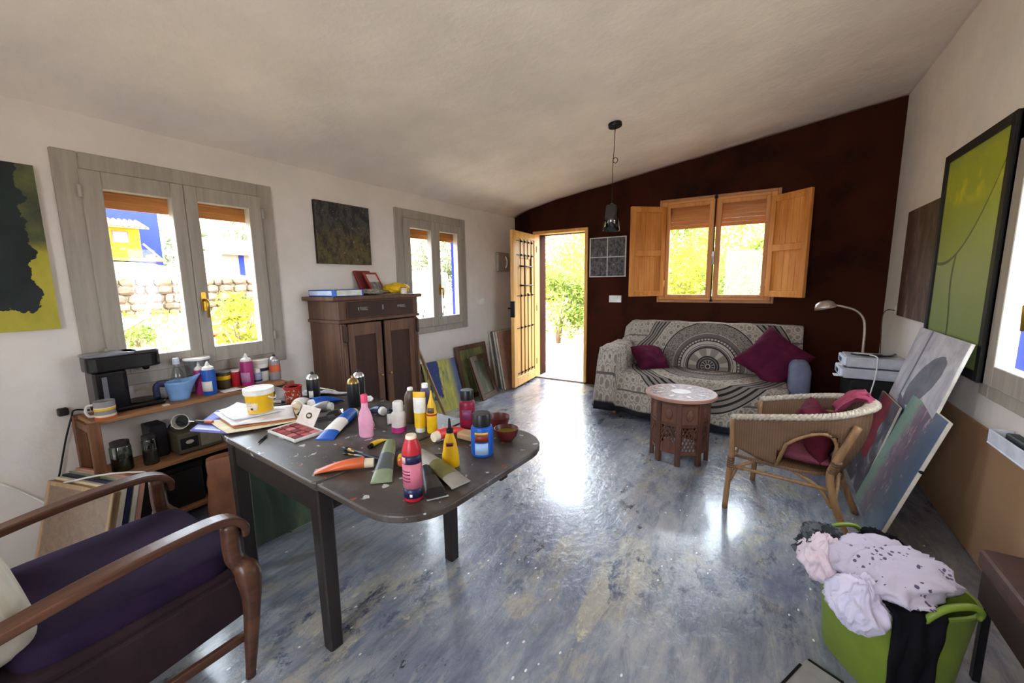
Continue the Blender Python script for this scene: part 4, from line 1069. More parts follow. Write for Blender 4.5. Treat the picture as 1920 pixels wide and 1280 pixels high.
lump('blouse', 'pale pink frilled blouse spilling over the left rim of the tub', (3.305, 1.715, .37), (.062, .08, .075), m_cloth('pale_pink_cloth', (222, 206, 212), (204, 186, 196), 200, .1), 7.7, 'clothes', .42, 3.2)
lump('shirt', 'white shirt folded over the front rim of the tub', (3.385, 1.56, .345), (.075, .075, .085), m_cloth('lilac_white_cloth', (212, 206, 224), (194, 188, 210), 200, .1), 12.2, 'clothes', .36, 2.8)
def m_camo():
    k = NT('grey_camouflage_cloth'); v = k.coord(); k.color(k.ramp(k.noise(v, 24, 4), [(.38, (38, 40, 44)), (.48, (84, 88, 90)), (.6, (58, 60, 62)), (.7, (132, 134, 134))], 'CONSTANT')); k.rough(.95); return k.m
lump('trousers', 'grey camouflage garment hanging out of the far left of the tub', (3.315, 1.80, .375), (.075, .10, .065), m_camo(), 5.3, 'clothes', .45, 3.2)
lump('dark_garment', 'small black garment by the far handle of the tub', (3.50, 1.93, .37), (.07, .055, .045), m_cloth('black_cloth', (24, 23, 28), (16, 15, 18), 200, .2), 9.4, 'clothes', .4, 4)
def black_top():
    mb = MB()
    def fn(u, v):
        # strip over the near rim, then hanging down the outside
        q = v; w = (u-.5)*(.15-.05*q)
        if q < .25: out = -.06+.24*q/.25*.45+.07*(q/.25); z = .40+.012*math.sin(q*9)
        else: out = .10+.02; z = .372-(q-.25)/.75*.345; out = .205+.004*math.sin(u*15)-.02*(q-.25)
        if q < .25: out = .16+.045*(q/.25); z = .372
        out += .012*noise.noise((u*5, v*5, 2)); z += .01*noise.noise((u*6, v*3, 5))
        # direction of the near side of the tub
        dx, dy = .36, -.933; px, py = .933, .36
        return (BX+dx*out+px*(w-.055), BY+dy*out+py*(w-.055), z)
    mb.grid(fn, 18, 30); tag(mb.build('sleeveless_garment', MATS['black_cloth'], smooth=True, solid=.012), 'black top hanging down the front of the green tub', 'clothes')
black_top()

# ------------------------------------------------------------------ upholstered bench, right edge of the picture
def bench():
    t = thing('bench', 'brown upholstered bench with black legs along the right wall', 'bench', (3.745, 1.0, 0))
    LE = plain('brown_leatherette', (74, 50, 44), .5, bump=.2, bscale=160)
    MB().box(0, .25, 0, .92, .385, .455).build('seat_pad', LE, t, bevel=.018, seg=3)
    MB().box(.012, .245, .012, .905, .27, .382).build('seat_frame', plain('dark_brown_board', (60, 42, 38), .6), t, bevel=.004)
    for x, y in ((.015, .03), (.015, .86), (.225, .03), (.225, .86)): MB().box(x-.004, x+.016, y-.014, y+.014, 0, .27).build('leg', BLACK, t, bevel=.002)
bench()
def floor_frame():
    t = thing('picture_glass', 'black edged glass sheet lying on the floor near the tub', 'glass sheet', (3.27, 1.50, 0), math.radians(-26))
    MB().box(-.055, .05, -.12, .14, .001, .006).build('pane', plain('dusty_glass', (150, 148, 146), .25), t)
    for r in ((-.06, -.052, -.12, .10), (-.05, .055, .14, .148), (.05, .057, -.12, .14)): MB().box(r[0], r[1], r[2], r[3], 0, .009).build('edge_strip', BLACK, t)
floor_frame()

# ------------------------------------------------------------------ paintings
def canvas(name, label, mat, A, B, Tp, thick=.02, edge=None, cat='painting', frame=None, fw=.03, fd=.012, inner=None):
    """A, B: bottom corners (left, right as seen from the front), Tp: top-left corner. Face built as its own sheet on a stretcher."""
    A, B, Tp = Vector(A), Vector(B), Vector(Tp); X = (B-A); w = X.length; X.normalize(); Y = (Tp-A); Y = Y-X*Y.dot(X); h = Y.length; Y.normalize(); N = X.cross(Y)
    M = Matrix((X, Y, N)).transposed().to_4x4(); M.translation = A
    t = bpy.data.objects.new(name, None); COL.objects.link(t); t.matrix_world = M; t.empty_display_size = .1; tag(t, label, cat)
    e = edge or plain('raw_canvas_edge', (206, 200, 188), .8)
    MB().box(0, w, 0, h, -thick, -.0015).build('stretcher', e, t, bevel=.002)
    k = 0 if not frame else 0
    o = MB().box(.0, w, .0, h, -.0015, .0005).build('painted_face', mat, t)
    if frame:
        for r in ((0, fw, 0, h), (w-fw, w, 0, h), (fw, w-fw, 0, fw), (fw, w-fw, h-fw, h)):
            MB().box(r[0], r[1], r[2], r[3], -thick-.004, fd).build('frame_board', frame, t, bevel=.003)
    return t, w, h
def art(name, fn, rough=.55, bump=.25):
    k = NT(name); v = k.coord(); c = fn(k, v); k.color(c); k.rough(rough); k.bump(k.noise(k.coord(scale=(1, .4, 1)), 60, 5, .65), bump, .002); return k.m
def a_strokes(stops, sc=5, stretch=(1, .3, 1), dist=.8):
    def f(k, v): return k.ramp(k.noise(k.coord(scale=stretch), sc, 8, .65, dist), stops)
    return f
def a_dark(k, v):
    x, y, z = k.sep(v); n = k.noise(k.coord(scale=(1, .55, 1)), 15, 9, .75, .3); m = k.noise(v, 34, 6, .7)
    lo = k.ramp(n, [(.3, (34, 31, 27)), (.45, (64, 58, 44)), (.55, (104, 92, 58)), (.63, (70, 62, 48)), (.72, (150, 130, 84))]); up = k.ramp(n, [(.3, (20, 20, 30)), (.45, (44, 44, 46)), (.55, (76, 76, 68)), (.63, (40, 40, 50)), (.72, (120, 116, 100))])
    c = k.mix(k.fac(k.math('MULTIPLY_ADD', n, .3, y), .3, .5), lo, up); return k.mix(k.fac(m, .62, .68), c, (156, 150, 128))
# left wall: yellow-green canvas cut by the frame edge, dark square canvas
def a_yellow(k, v):
    x, y, z = k.sep(v); n = k.noise(v, 9, 6, .6); n2 = k.math('MULTIPLY_ADD', n, .16, -.08)
    base = k.ramp(k.noise(k.coord(scale=(1, .5, 1)), 6, 6), [(.3, (150, 146, 40)), (.55, (178, 168, 58)), (.75, (196, 182, 92))])
    up = k.mix(k.fac(k.math('ADD', y, n2), .36, .44), base, k.ramp(n, [(.3, (40, 48, 42)), (.7, (92, 98, 56))]))
    inside = k.math('MULTIPLY', k.math('GREATER_THAN', k.math('ADD', y, n2), .105), k.math('LESS_THAN', k.math('ADD', x, n2), .77))
    dark = k.ramp(k.noise(v, 4, 6, .6, 1), [(.3, (12, 18, 22)), (.6, (24, 38, 38)), (.75, (60, 72, 62))])
    return k.mix(inside, up, dark)
canvas('painting', 'yellow green canvas with a dark shape at the left edge of the wall', art('yellow_green_painting', a_yellow), (.03, -.28, 1.165), (.03, .548, 1.165), (.03, -.28, 1.955), .028)
canvas('painting', 'dark earthy square canvas above the brown cabinet', art('dark_earth_painting', a_dark),
       (.03, 2.0, 1.535), (.03, 2.52, 1.535), (.03, 2.0, 2.028), .028, plain('dark_canvas_edge', (40, 36, 32), .8))
# back wall: sheet of four dark prints
def prints():
    t = thing('print_sheet', 'white sheet with four dark prints between door and shutter', 'poster', (1.118, D_-.004, 1.412))
    MB().box(0, .47, -.004, .002, 0, .49).build('paper', plain('grey_white_paper', (196, 196, 196), .7), t)
    for i, (x, z) in enumerate(((.015, .25), (.24, .25), (.015, .012), (.24, .012))):
        m = art('dark_print_%s' % 'abcd'[i], a_strokes([(.34, (30, 30, 36)), (.48, (62, 62, 70)), (.55, (100, 98, 102)), (.62, (60, 58, 64)), (.68, (176, 174, 172)), (.76, (124, 48, 54) if i < 2 else (140, 142, 146))], 34+i, (1, 1, .6), .3))
        MB().box(x, x+.215, -.006, -.004, z, z+.228).build('print', m, t)
prints()
# right wall
def a_green(k, v):
    x, y, z = k.sep(v); n = k.noise(v, 5, 6, .6, .6)
    c = k.ramp(k.math('MULTIPLY_ADD', n, .35, k.math('MULTIPLY', y, .7)), [(.2, (128, 146, 88)), (.55, (146, 160, 104)), (.78, (160, 172, 76)), (.95, (182, 188, 66)), (1.0, (164, 174, 94))])
    # a dark bare tree: rounded crown line and a curving trunk
    def line(d, w): return k.math('LESS_THAN', k.math('ABSOLUTE', d), w)
    cx = k.math('SUBTRACT', x, .40)
    curve = k.math('SUBTRACT', y, k.math('MULTIPLY_ADD', k.math('MULTIPLY', cx, k.math('ADD', cx, .25)), 1.05, k.math('MULTIPLY_ADD', cx, .32, .66)))
    trunk = k.math('SUBTRACT', x, k.math('MULTIPLY_ADD', k.math('SINE', k.math('MULTIPLY', y, 9.0)), .035, k.math('MULTIPLY_ADD', y, .10, .30)))
    tw = k.math('MULTIPLY', line(trunk, .013), k.math('LESS_THAN', curve, 0))
    c = k.mix(k.math('MULTIPLY', k.math('GREATER_THAN', curve, 0), .45), c, (140, 152, 30))
    c = k.mix(k.math('MULTIPLY', k.math('MAXIMUM', line(curve, .009), tw), .8), c, (58, 66, 36))
    y1 = k.math('MULTIPLY', k.fac(k.noise(k.coord(loc=(3, 1, 0)), 4, 5), .5, .62), k.math('MULTIPLY', k.fac(y, .88, .98), k.math('SUBTRACT', 1, k.fac(y, 1.05, 1.12))))
    return k.mix(y1, c, (224, 210, 40))
canvas('painting', 'tall green painting of a bare tree in a black frame', art('green_tree_painting', a_green, .4, .12), (3.966, 3.645, .86), (3.966, 2.785, .86), (3.966, 3.645, 2.085), .036, BLACK, frame=plain('black_frame_wood', (14, 13, 13), .55), fw=.045, fd=.012)
canvas('painting', 'brown and white abstract canvas half hidden behind the green painting', art('brown_smoke_painting', a_strokes([(.3, (62, 44, 36)), (.5, (88, 66, 56)), (.6, (112, 92, 82)), (.72, (170, 158, 146)), (.8, (84, 64, 54))], 7, (1, .35, 1))),
       (3.99, 4.50, 1.055), (3.99, 3.70, 1.055), (3.99, 4.50, 1.868), .018, plain('brown_canvas_edge', (74, 56, 46), .8))
def a_leaf(k, v):
    x, y, z = k.sep(v); n = k.noise(v, 6, 6, .6, .8)
    c = k.ramp(n, [(.3, (150, 148, 158)), (.5, (180, 178, 184)), (.7, (208, 206, 208))])
    # pointed leaf shape and a forked stem
    u = k.math('ADD', k.math('MULTIPLY', k.math('SUBTRACT', x, .46), .78), k.math('MULTIPLY', k.math('SUBTRACT', y, .80), .62)); w = k.math('SUBTRACT', k.math('MULTIPLY', k.math('SUBTRACT', y, .80), .78), k.math('MULTIPLY', k.math('SUBTRACT', x, .46), .62))
    e = k.math('ADD', k.math('POWER', k.math('DIVIDE', k.math('ABSOLUTE', u), .24), 2), k.math('POWER', k.math('DIVIDE', k.math('ABSOLUTE', w), .115), 2))
    c = k.mix(k.math('LESS_THAN', k.math('MULTIPLY_ADD', n, .3, e), 1.1), c, k.ramp(n, [(.3, (74, 74, 86)), (.7, (118, 118, 128))]))
    st = k.math('SUBTRACT', y, k.math('MULTIPLY_ADD', x, -.28, .70)); c = k.mix(k.math('MULTIPLY', k.math('LESS_THAN', k.math('ABSOLUTE', st), .026), k.math('GREATER_THAN', x, .2)), c, (88, 88, 102))
    s2 = k.math('SUBTRACT', x, k.math('MULTIPLY_ADD', k.math('SUBTRACT', y, .66), .12, .20)); c = k.mix(k.math('MULTIPLY', k.math('LESS_THAN', k.math('ABSOLUTE', s2), .014), k.math('GREATER_THAN', y, .64)), c, (98, 98, 110))
    s3 = k.math('SUBTRACT', x, k.math('MULTIPLY_ADD', k.math('SUBTRACT', y, .2), .04, .66)); c = k.mix(k.math('MULTIPLY', k.math('LESS_THAN', k.math('ABSOLUTE', s3), .024), k.math('LESS_THAN', y, .53)), c, (112, 110, 122))
    return c
canvas('painting', 'grey leaf painting leaning against the green painting', art('grey_leaf_painting', a_leaf), (3.672, 3.60, .0), (3.665, 2.80, .0), (3.93, 3.46, 1.045), .016)
def a_red(k, v):
    x, y, z = k.sep(v); n = k.noise(v, 7, 5, .6, .8)
    c = k.ramp(n, [(.3, (52, 50, 56)), (.55, (92, 90, 96)), (.7, (176, 176, 180))])
    m = k.math('LESS_THAN', k.math('MULTIPLY_ADD', n, .16, k.math('ABSOLUTE', k.math('SUBTRACT', x, .17))), .19)
    return k.mix(k.math('MULTIPLY', m, k.math('GREATER_THAN', y, .2)), c, k.ramp(n, [(.3, (104, 26, 44)), (.7, (140, 48, 62))]))
canvas('painting', 'small grey canvas with a crimson shape between the leaning canvases', art('crimson_shape_painting', a_red), (3.645, 3.63, 0), (3.645, 3.20, 0), (3.79, 3.63, .60), .014)
def a_nebula(k, v):
    x, y, z = k.sep(v); n = k.noise(v, 8, 8, .68, .9); n2 = k.noise(k.coord(scale=(1, .5, 1)), 20, 6, .7)
    d = k.math('ADD', k.math('SUBTRACT', x, k.math('MULTIPLY_ADD', y, .12, .16)), k.math('MULTIPLY_ADD', n, .34, -.17))
    c = k.ramp(k.math('MULTIPLY_ADD', d, 1.6, .4), [(0, (104, 136, 126)), (.22, (130, 158, 142)), (.34, (128, 114, 130)), (.5, (112, 92, 114)), (.66, (98, 106, 128)), (.9, (84, 102, 130)), (1, (74, 106, 146))])
    c = k.mix(k.math('MULTIPLY', k.fac(n2, .55, .7), k.math('LESS_THAN', k.math('ABSOLUTE', k.math('SUBTRACT', d, .06)), .14)), c, (206, 176, 174))
    return k.mix(k.math('MULTIPLY', k.fac(k.math('SUBTRACT', 1, y), .5, 1), .5), c, (104, 112, 106))
t_, w_, h_ = canvas('painting', 'blue and violet nebula canvas leaning in front of the other canvases', art('nebula_painting', a_nebula), (3.632, 3.182, 0), (3.632, 2.638, 0), (3.838, 3.182, .69), .02)
MB().ell((0, 0, 0), (.012, .008, .012), 8, 6, 1, Matrix.Translation((w_+.004, h_*.62, -.012))).build('staple_tag', BLACK, t_, smooth=True)

# ------------------------------------------------------------------ black stand with devices and lamp
tag(MB().box(3.63, 3.925, 3.72, 4.16, 0, .64).build('black_stand', plain('black_laminate', (14, 12, 12), .5), bevel=.006), 'black box stand in the corner under the white devices', 'stand')
st = MB()
def device(label, z, x0, x1, y0):
    t = thing('media_device', label, 'device', (x0, y0, z))
    w = x1-x0
    MB().box(0, w, 0, .27, .004, .078).build('case', plain('grey_white_case', (172, 172, 180), .45), t, bevel=.008, seg=2)
    MB().box(-.02, 0.004, .01, .26, .010, .072).build('front_panel', plain('pale_front', (206, 212, 226), .4), t, bevel=.008, seg=2)
    MB().box(-.024, -.018, .09, .17, .03, .055).build('dark_port', plain('slate_port', (52, 60, 84), .4), t)
    MB().box(-.05, -.02, .02, .10, .010, .016).build('tray', WPLAST, t, bevel=.002)
    for x in (.05, w-.05): MB().lathe([(.008, 0), (.008, .004)], 8, (x, .04, 0)).build('foot', BLACK, t)
    for y in (.06, .12): MB().box(w-.002, w+.03, y, y+.025, .03, .045).build('plug', BLACK, t)
device('lower of the two pale grey devices stacked on the black stand', .64, 3.585, 3.90, 3.73)
device('upper of the two pale grey devices, with cables on top', .722, 3.60, 3.925, 3.735)
tag(MB().tube(spl([(3.66, 3.90, .806), (3.72, 3.80, .815), (3.76, 3.735, .812), (3.765, 3.722, .77), (3.76, 3.716, .66), (3.74, 3.70, .5), (3.78, 3.69, .36), (3.83, 3.68, .30), (3.80, 3.67, .27), (3.73, 3.68, .34), (3.70, 3.69, .42)], 6), .0045, 6).build('white_cable', WPLAST, smooth=True), 'white cable looping down in front of the black stand', 'cable')
tag(MB().tube(spl([(3.64, 3.87, .806), (3.70, 3.79, .812), (3.80, 3.80, .81), (3.86, 3.86, .808), (3.90, 3.95, .808)], 6), .007, 6).box(3.75, 3.80, 3.78, 3.82, .804, .822).build('power_adapter', BLACK, smooth=False), 'black adapter and lead lying on the upper device', 'adapter')
def lamp():
    t = thing('gooseneck_lamp', 'silver gooseneck reading lamp over the dark corner', 'lamp', (3.735, 4.07, .64))
    SIL = plain('champagne_metal', (176, 160, 148), .35, .6)
    MB().lathe([(.075, 0), (.075, .012), (.03, .022), (.012, .03)], 24).build('base', SIL, t, smooth='auto')
    neck = spl([(0, 0, .02), (.0, .0, .20), (-.004, 0, .34), (-.02, -.0, .42), (-.07, 0, .475), (-.14, 0, .50), (-.21, 0, .515)], 7)
    MB().tube(neck, .0085, 10).build('neck', SIL, t, smooth=True)
    M = Matrix.Translation((-.262, -.01, .512)) @ Matrix.Rotation(math.radians(-14), 4, 'Y')
    sh = MB().lathe([(.0, .035), (.03, .032), (.055, .018), (.068, -.005), (.072, -.028), (.070, -.028), (.064, -.004), (.05, .014), (0, .028)], 24, M=M).build('shade', SIL, t, smooth=True)
    MB().ell((0, 0, 0), (.024, .024, .024), 12, 8, 1, M).build('bulb', plain('frosted_bulb', (232, 226, 214), .3), sh, smooth=True)
lamp()
def socket(label, loc, axis, n, w=.08, h=.08, cat='socket', gangs=1):
    t = thing('wall_socket', label, cat, loc)
    for g in range(gangs):
        o = g*w
        if axis == 'y':
            p = MB().box(o, o+w, -.009, 0, 0, h).build('plate', WPLAST, t, bevel=.003)
            MB().box(o+.018, o+w-.018, -.013, -.009, .018, h-.018).build('rocker', WPLAST, p, bevel=.002)
        else:
            a, b = sorted((0, n*.009)); c, d = sorted((n*.009, n*.013))
            p = MB().box(a, b, o, o+w, 0, h).build('plate', WPLAST, t, bevel=.003)
            MB().box(c, d, o+.018, o+w-.018, .018, h-.018).build('rocker', WPLAST, p, bevel=.002)
    return t
socket('white double light switch on the brown wall beside the door', (1.385, D_, 1.095), 'y', -1, .078, .085, 'switch', 2)
socket('white wall sockets beyond the small grey window', (0, 4.12, 1.09), 'x', 1, .08, .08, 'socket', 2)
socket('white socket on the right wall above the lamp cord', (W_, 4.58, 1.05), 'x', -1, .08, .08)
tag(MB().tube(spl([(W_-.012, 4.61, 1.085), (W_-.06, 4.60, 1.09), (W_-.085, 4.62, 1.04), (W_-.07, 4.68, .86), (W_-.05, 4.74, .66), (W_-.06, 4.7, .4), (W_-.10, 4.4, .2)], 7), .004, 6).build('lamp_cord', plain('brown_cord', (84, 62, 50), .5), smooth=True), 'thin brown cord hanging from the socket on the right wall', 'cord')
def wall_box():
    t = thing('alarm_siren', 'white wall siren box with a curved slot near the door', 'alarm', (0, 4.555, 1.505))
    MB().box(0, .05, 0, .27, 0, .25).build('case', plain('aged_grey_plastic', (158, 152, 144), .5), t, bevel=.012, seg=2)
    MB().tube(spl([(.052, .17, .05), (.058, .195, .09), (.058, .20, .125), (.058, .195, .16), (.052, .17, .20)], 5), .008, 8).build('curved_light', plain('clear_white', (240, 240, 236), .2), t, smooth=True)
wall_box()
def meter_panel():
    t = thing('flush_panel', 'flush white service panel high on the left wall', 'panel', (0, 4.15, 2.01))
    MB().box(0, .006, 0, .13, 0, .17).build('cover', WHITE, t, bevel=.002)
meter_panel()
def wall_tray():
    t = thing('wall_tray', 'white shallow tray fixed to the right wall under the window', 'tray', (3.935, 1.75, .645))
    MB().box(0, .075, 0, .79, 0, .008).box(0, .008, 0, .79, .008, .065).box(.0, .075, .782, .79, .008, .065).build('tray_body', plain('blue_white_board', (206, 210, 222), .4), t, bevel=.002)
    MB().box(.02, .06, .42, .70, .01, .078).build('dark_box', plain('dark_slate', (52, 58, 62), .5), t, bevel=.004)
wall_tray()

# ------------------------------------------------------------------ pendant lamp
def pendant():
    x, y = 1.953, 3.42; zc = ceil_z(x)
    t = thing('pendant_lamp', 'dark smoked glass pendant lamp on a knotted cord', 'lamp', (x, y, 0))
    M = Matrix.Translation((0, 0, zc-.016)) @ Matrix.Rotation(math.atan(-.1495), 4, 'Y')
    MB().lathe([(.052, -.012), (.054, -.008), (.054, .022)], 24, M=M).build('ceiling_rose', BLACK, t, smooth='auto')
    MB().tube([(0, 0, zc-.03), (-.004, 0, zc-.2), (-.01, 0, zc-.27)], .0028, 6).tube(spl([(-.01, 0, zc-.27), (.012, 0, zc-.262), (.028, 0, zc-.285), (.012, 0, zc-.305), (-.012, .0, zc-.29), (-.006, 0, zc-.26), (-.012, 0, zc-.31), (-.014, 0, 2.0)], 5), .0028, 6).build('cord', BLACK, t, smooth=True)
    SM = glass('smoked_glass', (58, 48, 42), .12)
    MB().lathe([(.04, 1.985), (.046, 1.98), (.058, 1.88), (.070, 1.775), (.067, 1.775), (.055, 1.88), (.043, 1.972), (.0, 1.975)], 28, (-.014, 0, 0)).build('shade', SM, t, smooth=True)
    b = MB().lathe([(.004, 2.0), (.018, 1.99), (.022, 1.93), (.03, 1.92), (.03, 1.87), (.02, 1.865)], 16, (-.014, 0, 0)).build('lamp_holder', BLACK, t, smooth='auto')
    MB().lathe([(.048, 1.855), (.056, 1.80), (.052, 1.795), (.044, 1.85)], 24, (-.014, 0, 0)).build('inner_reflector', plain('gold_metal', (170, 148, 84), .18, .95), t, smooth=True)
    MB().ell((-.014, 0, 1.84), (.026, .026, .032), 14, 10).build('bulb', plain('frosted_bulb', (232, 226, 214), .3), t, smooth=True)
pendant()

# ------------------------------------------------------------------ small things: builders
def P_(name, c, rough=.4, **k): return plain('paint_'+name, c, rough, **k)
C_WHITE = P_('white', (224, 222, 216)); C_CREAM = P_('cream', (222, 206, 178)); C_YEL = P_('yellow', (222, 176, 22)); C_RED = P_('red', (172, 30, 40)); C_BLUE = P_('blue', (24, 84, 178))
C_NAVY = P_('navy', (30, 32, 66)); C_BLK = P_('black', (20, 20, 22)); C_PINK = P_('pink', (214, 150, 176)); C_HOT = P_('hot_pink', (214, 66, 108)); C_MAG = P_('magenta', (166, 42, 112)); C_CRIM = P_('crimson', (128, 24, 52))
C_ORG = P_('orange', (196, 92, 48)); C_GRN = P_('sage', (126, 138, 112)); C_BRN = P_('brown', (98, 80, 66)); C_SIL = plain('silver_metal', (196, 196, 198), .28, .9); C_GOLD = plain('old_gold', (150, 124, 76), .35, .8); C_GREY = P_('grey', (150, 150, 150)); C_TERR = P_('red_brown', (92, 34, 32)); C_OLIVE = P_('olive', (130, 124, 36))
C_CLEAR = glass('clear_plastic', (240, 243, 245), .07); C_TAN = P_('tan', (176, 140, 104), .8)
def lathed(name, label, cat, loc, parts, rot=None, n=20, group=None, sy=1.0):
    t = thing(name, label, cat, loc, 0, group, rot); last = None
    for pn, prof, m in parts: MB().lathe(prof, n, sy=sy).build(pn, m, t, smooth='auto')
    return t
def band(r, z0, z1, e=.0008): return [(r+e, z0), (r+e, z1)]
def ring(r, z0, z1, e=.001): return [(r, z0), (r+e, z0), (r+e, z1), (r, z1)]
def arcpatch(t, r, z0, z1, a0, a1, m, name='label', e=.0012, n=8):
    """a label wrapped over part of a round body"""
    mb = MB()
    def fn(u, v): q = math.radians(a0+(a1-a0)*u); return ((r+e)*math.cos(q), (r+e)*math.sin(q), z0+(z1-z0)*v)
    mb.grid(fn, n, 1); return mb.build(name, m, t, smooth=True, solid=.0008)
def spray(label, loc, body, top, lab=None, h=.168, r=.034, loc_cat='spray can', nozzle=None):
    t = thing('spray_can', label, 'spray can', loc)
    MB().lathe([(r*.94, 0), (r, .004), (r, h*.74), (r*.97, h*.76)], 20).build('body', body, t, smooth='auto')
    MB().lathe([(r*.97, h*.76), (r*.93, h*.80), (r*.72, h*.88), (r*.45, h*.91), (r*.40, h*.92)], 20).build('shoulder', top, t, smooth='auto')
    MB().lathe([(r*.3, h*.915), (r*.3, h*.96), (r*.2, h), (0, h)], 12).build('nozzle', nozzle or C_BLK, t, smooth='auto')
    if lab: arcpatch(t, r, h*.12, h*.36, -75, -35, lab)
    return t
def bottle(name, label, loc, r, h, body, cap, neck=.45, sh=.72, caph=.18, lab=None, sy=1, cat='bottle', capr=None, labr=(.12, .6), flat_cap=True):
    t = thing(name, label, cat, loc); cz = h*(1-caph); cr = capr or r*neck*1.15
    MB().lathe([(r*.93, 0), (r, .005), (r, h*sh*.86), (r*.86, h*sh*.96), (r*neck*1.1, h*sh*1.08), (r*neck, cz+.002)], 22, sy=sy).build('body', body, t, smooth='auto')
    MB().lathe([(cr, cz), (cr, h-.004), (cr*.9, h), (0, h)], 18).build('cap', cap, t, smooth='auto')
    if lab: MB().lathe(ring(r, h*labr[0], h*labr[1]), 22, sy=sy).build('label', lab, t, smooth='auto')
    return t
def tube(name, label, cap, tail, r, body, capm, z=None, band=None, wid=1.6, cl=.03, tailm=None):
    """paint tube lying down: round at the cap, pressed flat at the tail"""
    z = TZ if z is None else z
    a, b = Vector((*cap, z)), Vector((*tail, z)); L = (b-a).length; d = (b-a).normalized(); s = Vector((-d.y, d.x, 0))
    t = thing(name, label, 'paint tube', (cap[0], cap[1], z), math.atan2(d.y, d.x))
    def sect(x, rx, rz, zc, n=14): return [(x, rx*math.cos(2*math.pi*i/n), zc+rz*math.sin(2*math.pi*i/n)) for i in range(n)]
    def loft(secs):
        mb = MB(); n = 14
        for q in secs: mb.v += q
        for k in range(len(secs)-1):
            for i in range(n): mb.f.append((k*n+i, (k+1)*n+i, (k+1)*n+(i+1) % n, k*n+(i+1) % n))
        mb.f.append(tuple(range(n))); mb.f.append(tuple((len(secs)-1)*n+i for i in reversed(range(n)))); return mb
    loft([sect(0, r*.78, r*.78, r*.8), sect(.002, r*.82, r*.82, r*.82), sect(cl, r*.86, r*.86, r*.88), sect(cl+.001, r*.6, r*.6, r*.88)]).build('cap', capm, t, smooth='auto')
    N = 9; secs = []
    for i in range(N+1):
        q = i/N; k = max(.07, 1-.94*q**2.2); secs.append(sect(cl+(L-cl)*q, r*(1+(wid-1)*q), r*k*.98, r*k*.98+.0006))
    o = loft(secs).build('body', body, t, smooth='auto')
    if band:
        q0, q1 = .42, .78; sc = []
        for i in range(5):
            q = q0+(q1-q0)*i/4; k = max(.07, 1-.94*q**2.2); sc.append(sect(cl+(L-cl)*q, r*(1+(wid-1)*q)*1.012, r*k*.99+.0004, r*k*.98+.0006))
        loft(sc).build('label', band, t, smooth='auto')
    MB().box(L-.004, L+.004, -r*wid, r*wid, 0, .003).build('crimp', tailm or body, t)
    return t
def sheet(name, label, pts, z, mat, cat='paper', curl=.004, th=.0015, seed=0):
    """a sheet of paper from four corners, slightly curled"""
    a, b, c, d = [Vector((*p, 0)) for p in pts]; mb = MB()
    def fn(u, v):
        p = (a*(1-u)+b*u)*(1-v)+(d*(1-u)+c*u)*v
        return (p.x, p.y, z+curl*(.5+noise.noise((p.x*9+seed, p.y*9, seed)))*abs(u-.5)*2)
    mb.grid(fn, 10, 8); return tag(mb.build(name, mat, smooth=True, solid=th), label, cat)

# ------------------------------------------------------------------ on the work table
sheet('drawing_board', 'blue drawing board under the papers at the left end of the table', [(.80, .765), (1.0, .84), (.86, 1.08), (.55, .985)], TZ+.004, P_('lilac_blue', (112, 116, 186)), 'board', 0, .006)
sheet('paper_sheet', 'cream sheet of paper hanging over the front corner of the table', [(.76, .86), (1.03, .825), (1.17, 1.13), (.93, 1.22)], TZ+.0115, P_('cream_paper', (222, 208, 176), .8), seed=3)
sheet('cardboard_sheet', 'orange brown card between the papers on the table', [(.78, .90), (.99, .87), (1.13, 1.10), (.92, 1.19)], TZ+.017, P_('card', (178, 112, 62), .8), 'card', .001, .003, 5)
sheet('paper_sheet', 'white paper pad under the yellow tub', [(.67, .92), (.97, .875), (1.12, 1.09), (.90, 1.20)], TZ+.025, P_('paper_white', (226, 224, 226), .8), curl=.003, th=.005, seed=8)
sheet('paper_sheet', 'creased white sheet on top of the pad beside the yellow tub', [(.61, 1.06), (.70, .93), (.93, .90), (.98, 1.12)], TZ+.033, MATS['paint_paper_white'], curl=.008, seed=11)
def knife():
    t = thing('craft_knife', 'orange and black craft knife on the blue board', 'knife', (.76, .845, TZ+.010), math.radians(20))
    MB().box(-.06, .03, -.008, .008, 0, .012).build('handle', C_BLK, t, bevel=.003); MB().box(.0, .045, -.0085, .0085, .003, .014).build('slider', C_ORG, t, bevel=.002); MB().box(-.10, -.06, -.004, .004, .004, .005).build('blade', C_SIL, t)
knife()
def yellow_tub():
    t = thing('paint_tub', 'yellow paint tub with a white lid on the paper pad', 'tub', (.887, 1.045, TZ+.0375), math.radians(10))
    MB().lathe([(.056, 0), (.058, .004), (.0655, .098)], 28).build('body', C_YEL, t, smooth='auto')
    MB().lathe(ring(.0562, .0, .016, .001), 28).build('base_band', C_CREAM, t, smooth='auto')
    l = MB().lathe([(.066, .094), (.0705, .095), (.0715, .118), (.069, .123), (.06, .123), (.058, .119), (0, .119)], 28).build('lid', C_WHITE, t, smooth='auto')
    lb = arcpatch(t, .0603, .018, .072, -105, -45, C_CREAM)
    for z in (.058, .05, .042): MB().box(0, .0008, -.016, .012, z, z+.003, Matrix.Rotation(math.radians(-80), 4, 'Z') @ Matrix.Translation((.0625, 0, 0))).build('print_line', C_GREY, lb)
    MB().box(0, .0012, .004, .018, .022, .032, Matrix.Rotation(math.radians(-80), 4, 'Z') @ Matrix.Translation((.0625, 0, 0))).build('print_mark', C_BLK, lb)
    MB().tube(spl([(.066, 0, .082), (.078, .01, .075), (.076, .03, .07), (.062, .045, .078)], 5), .004, 6).build('handle', C_WHITE, t, smooth=True)
yellow_tub()
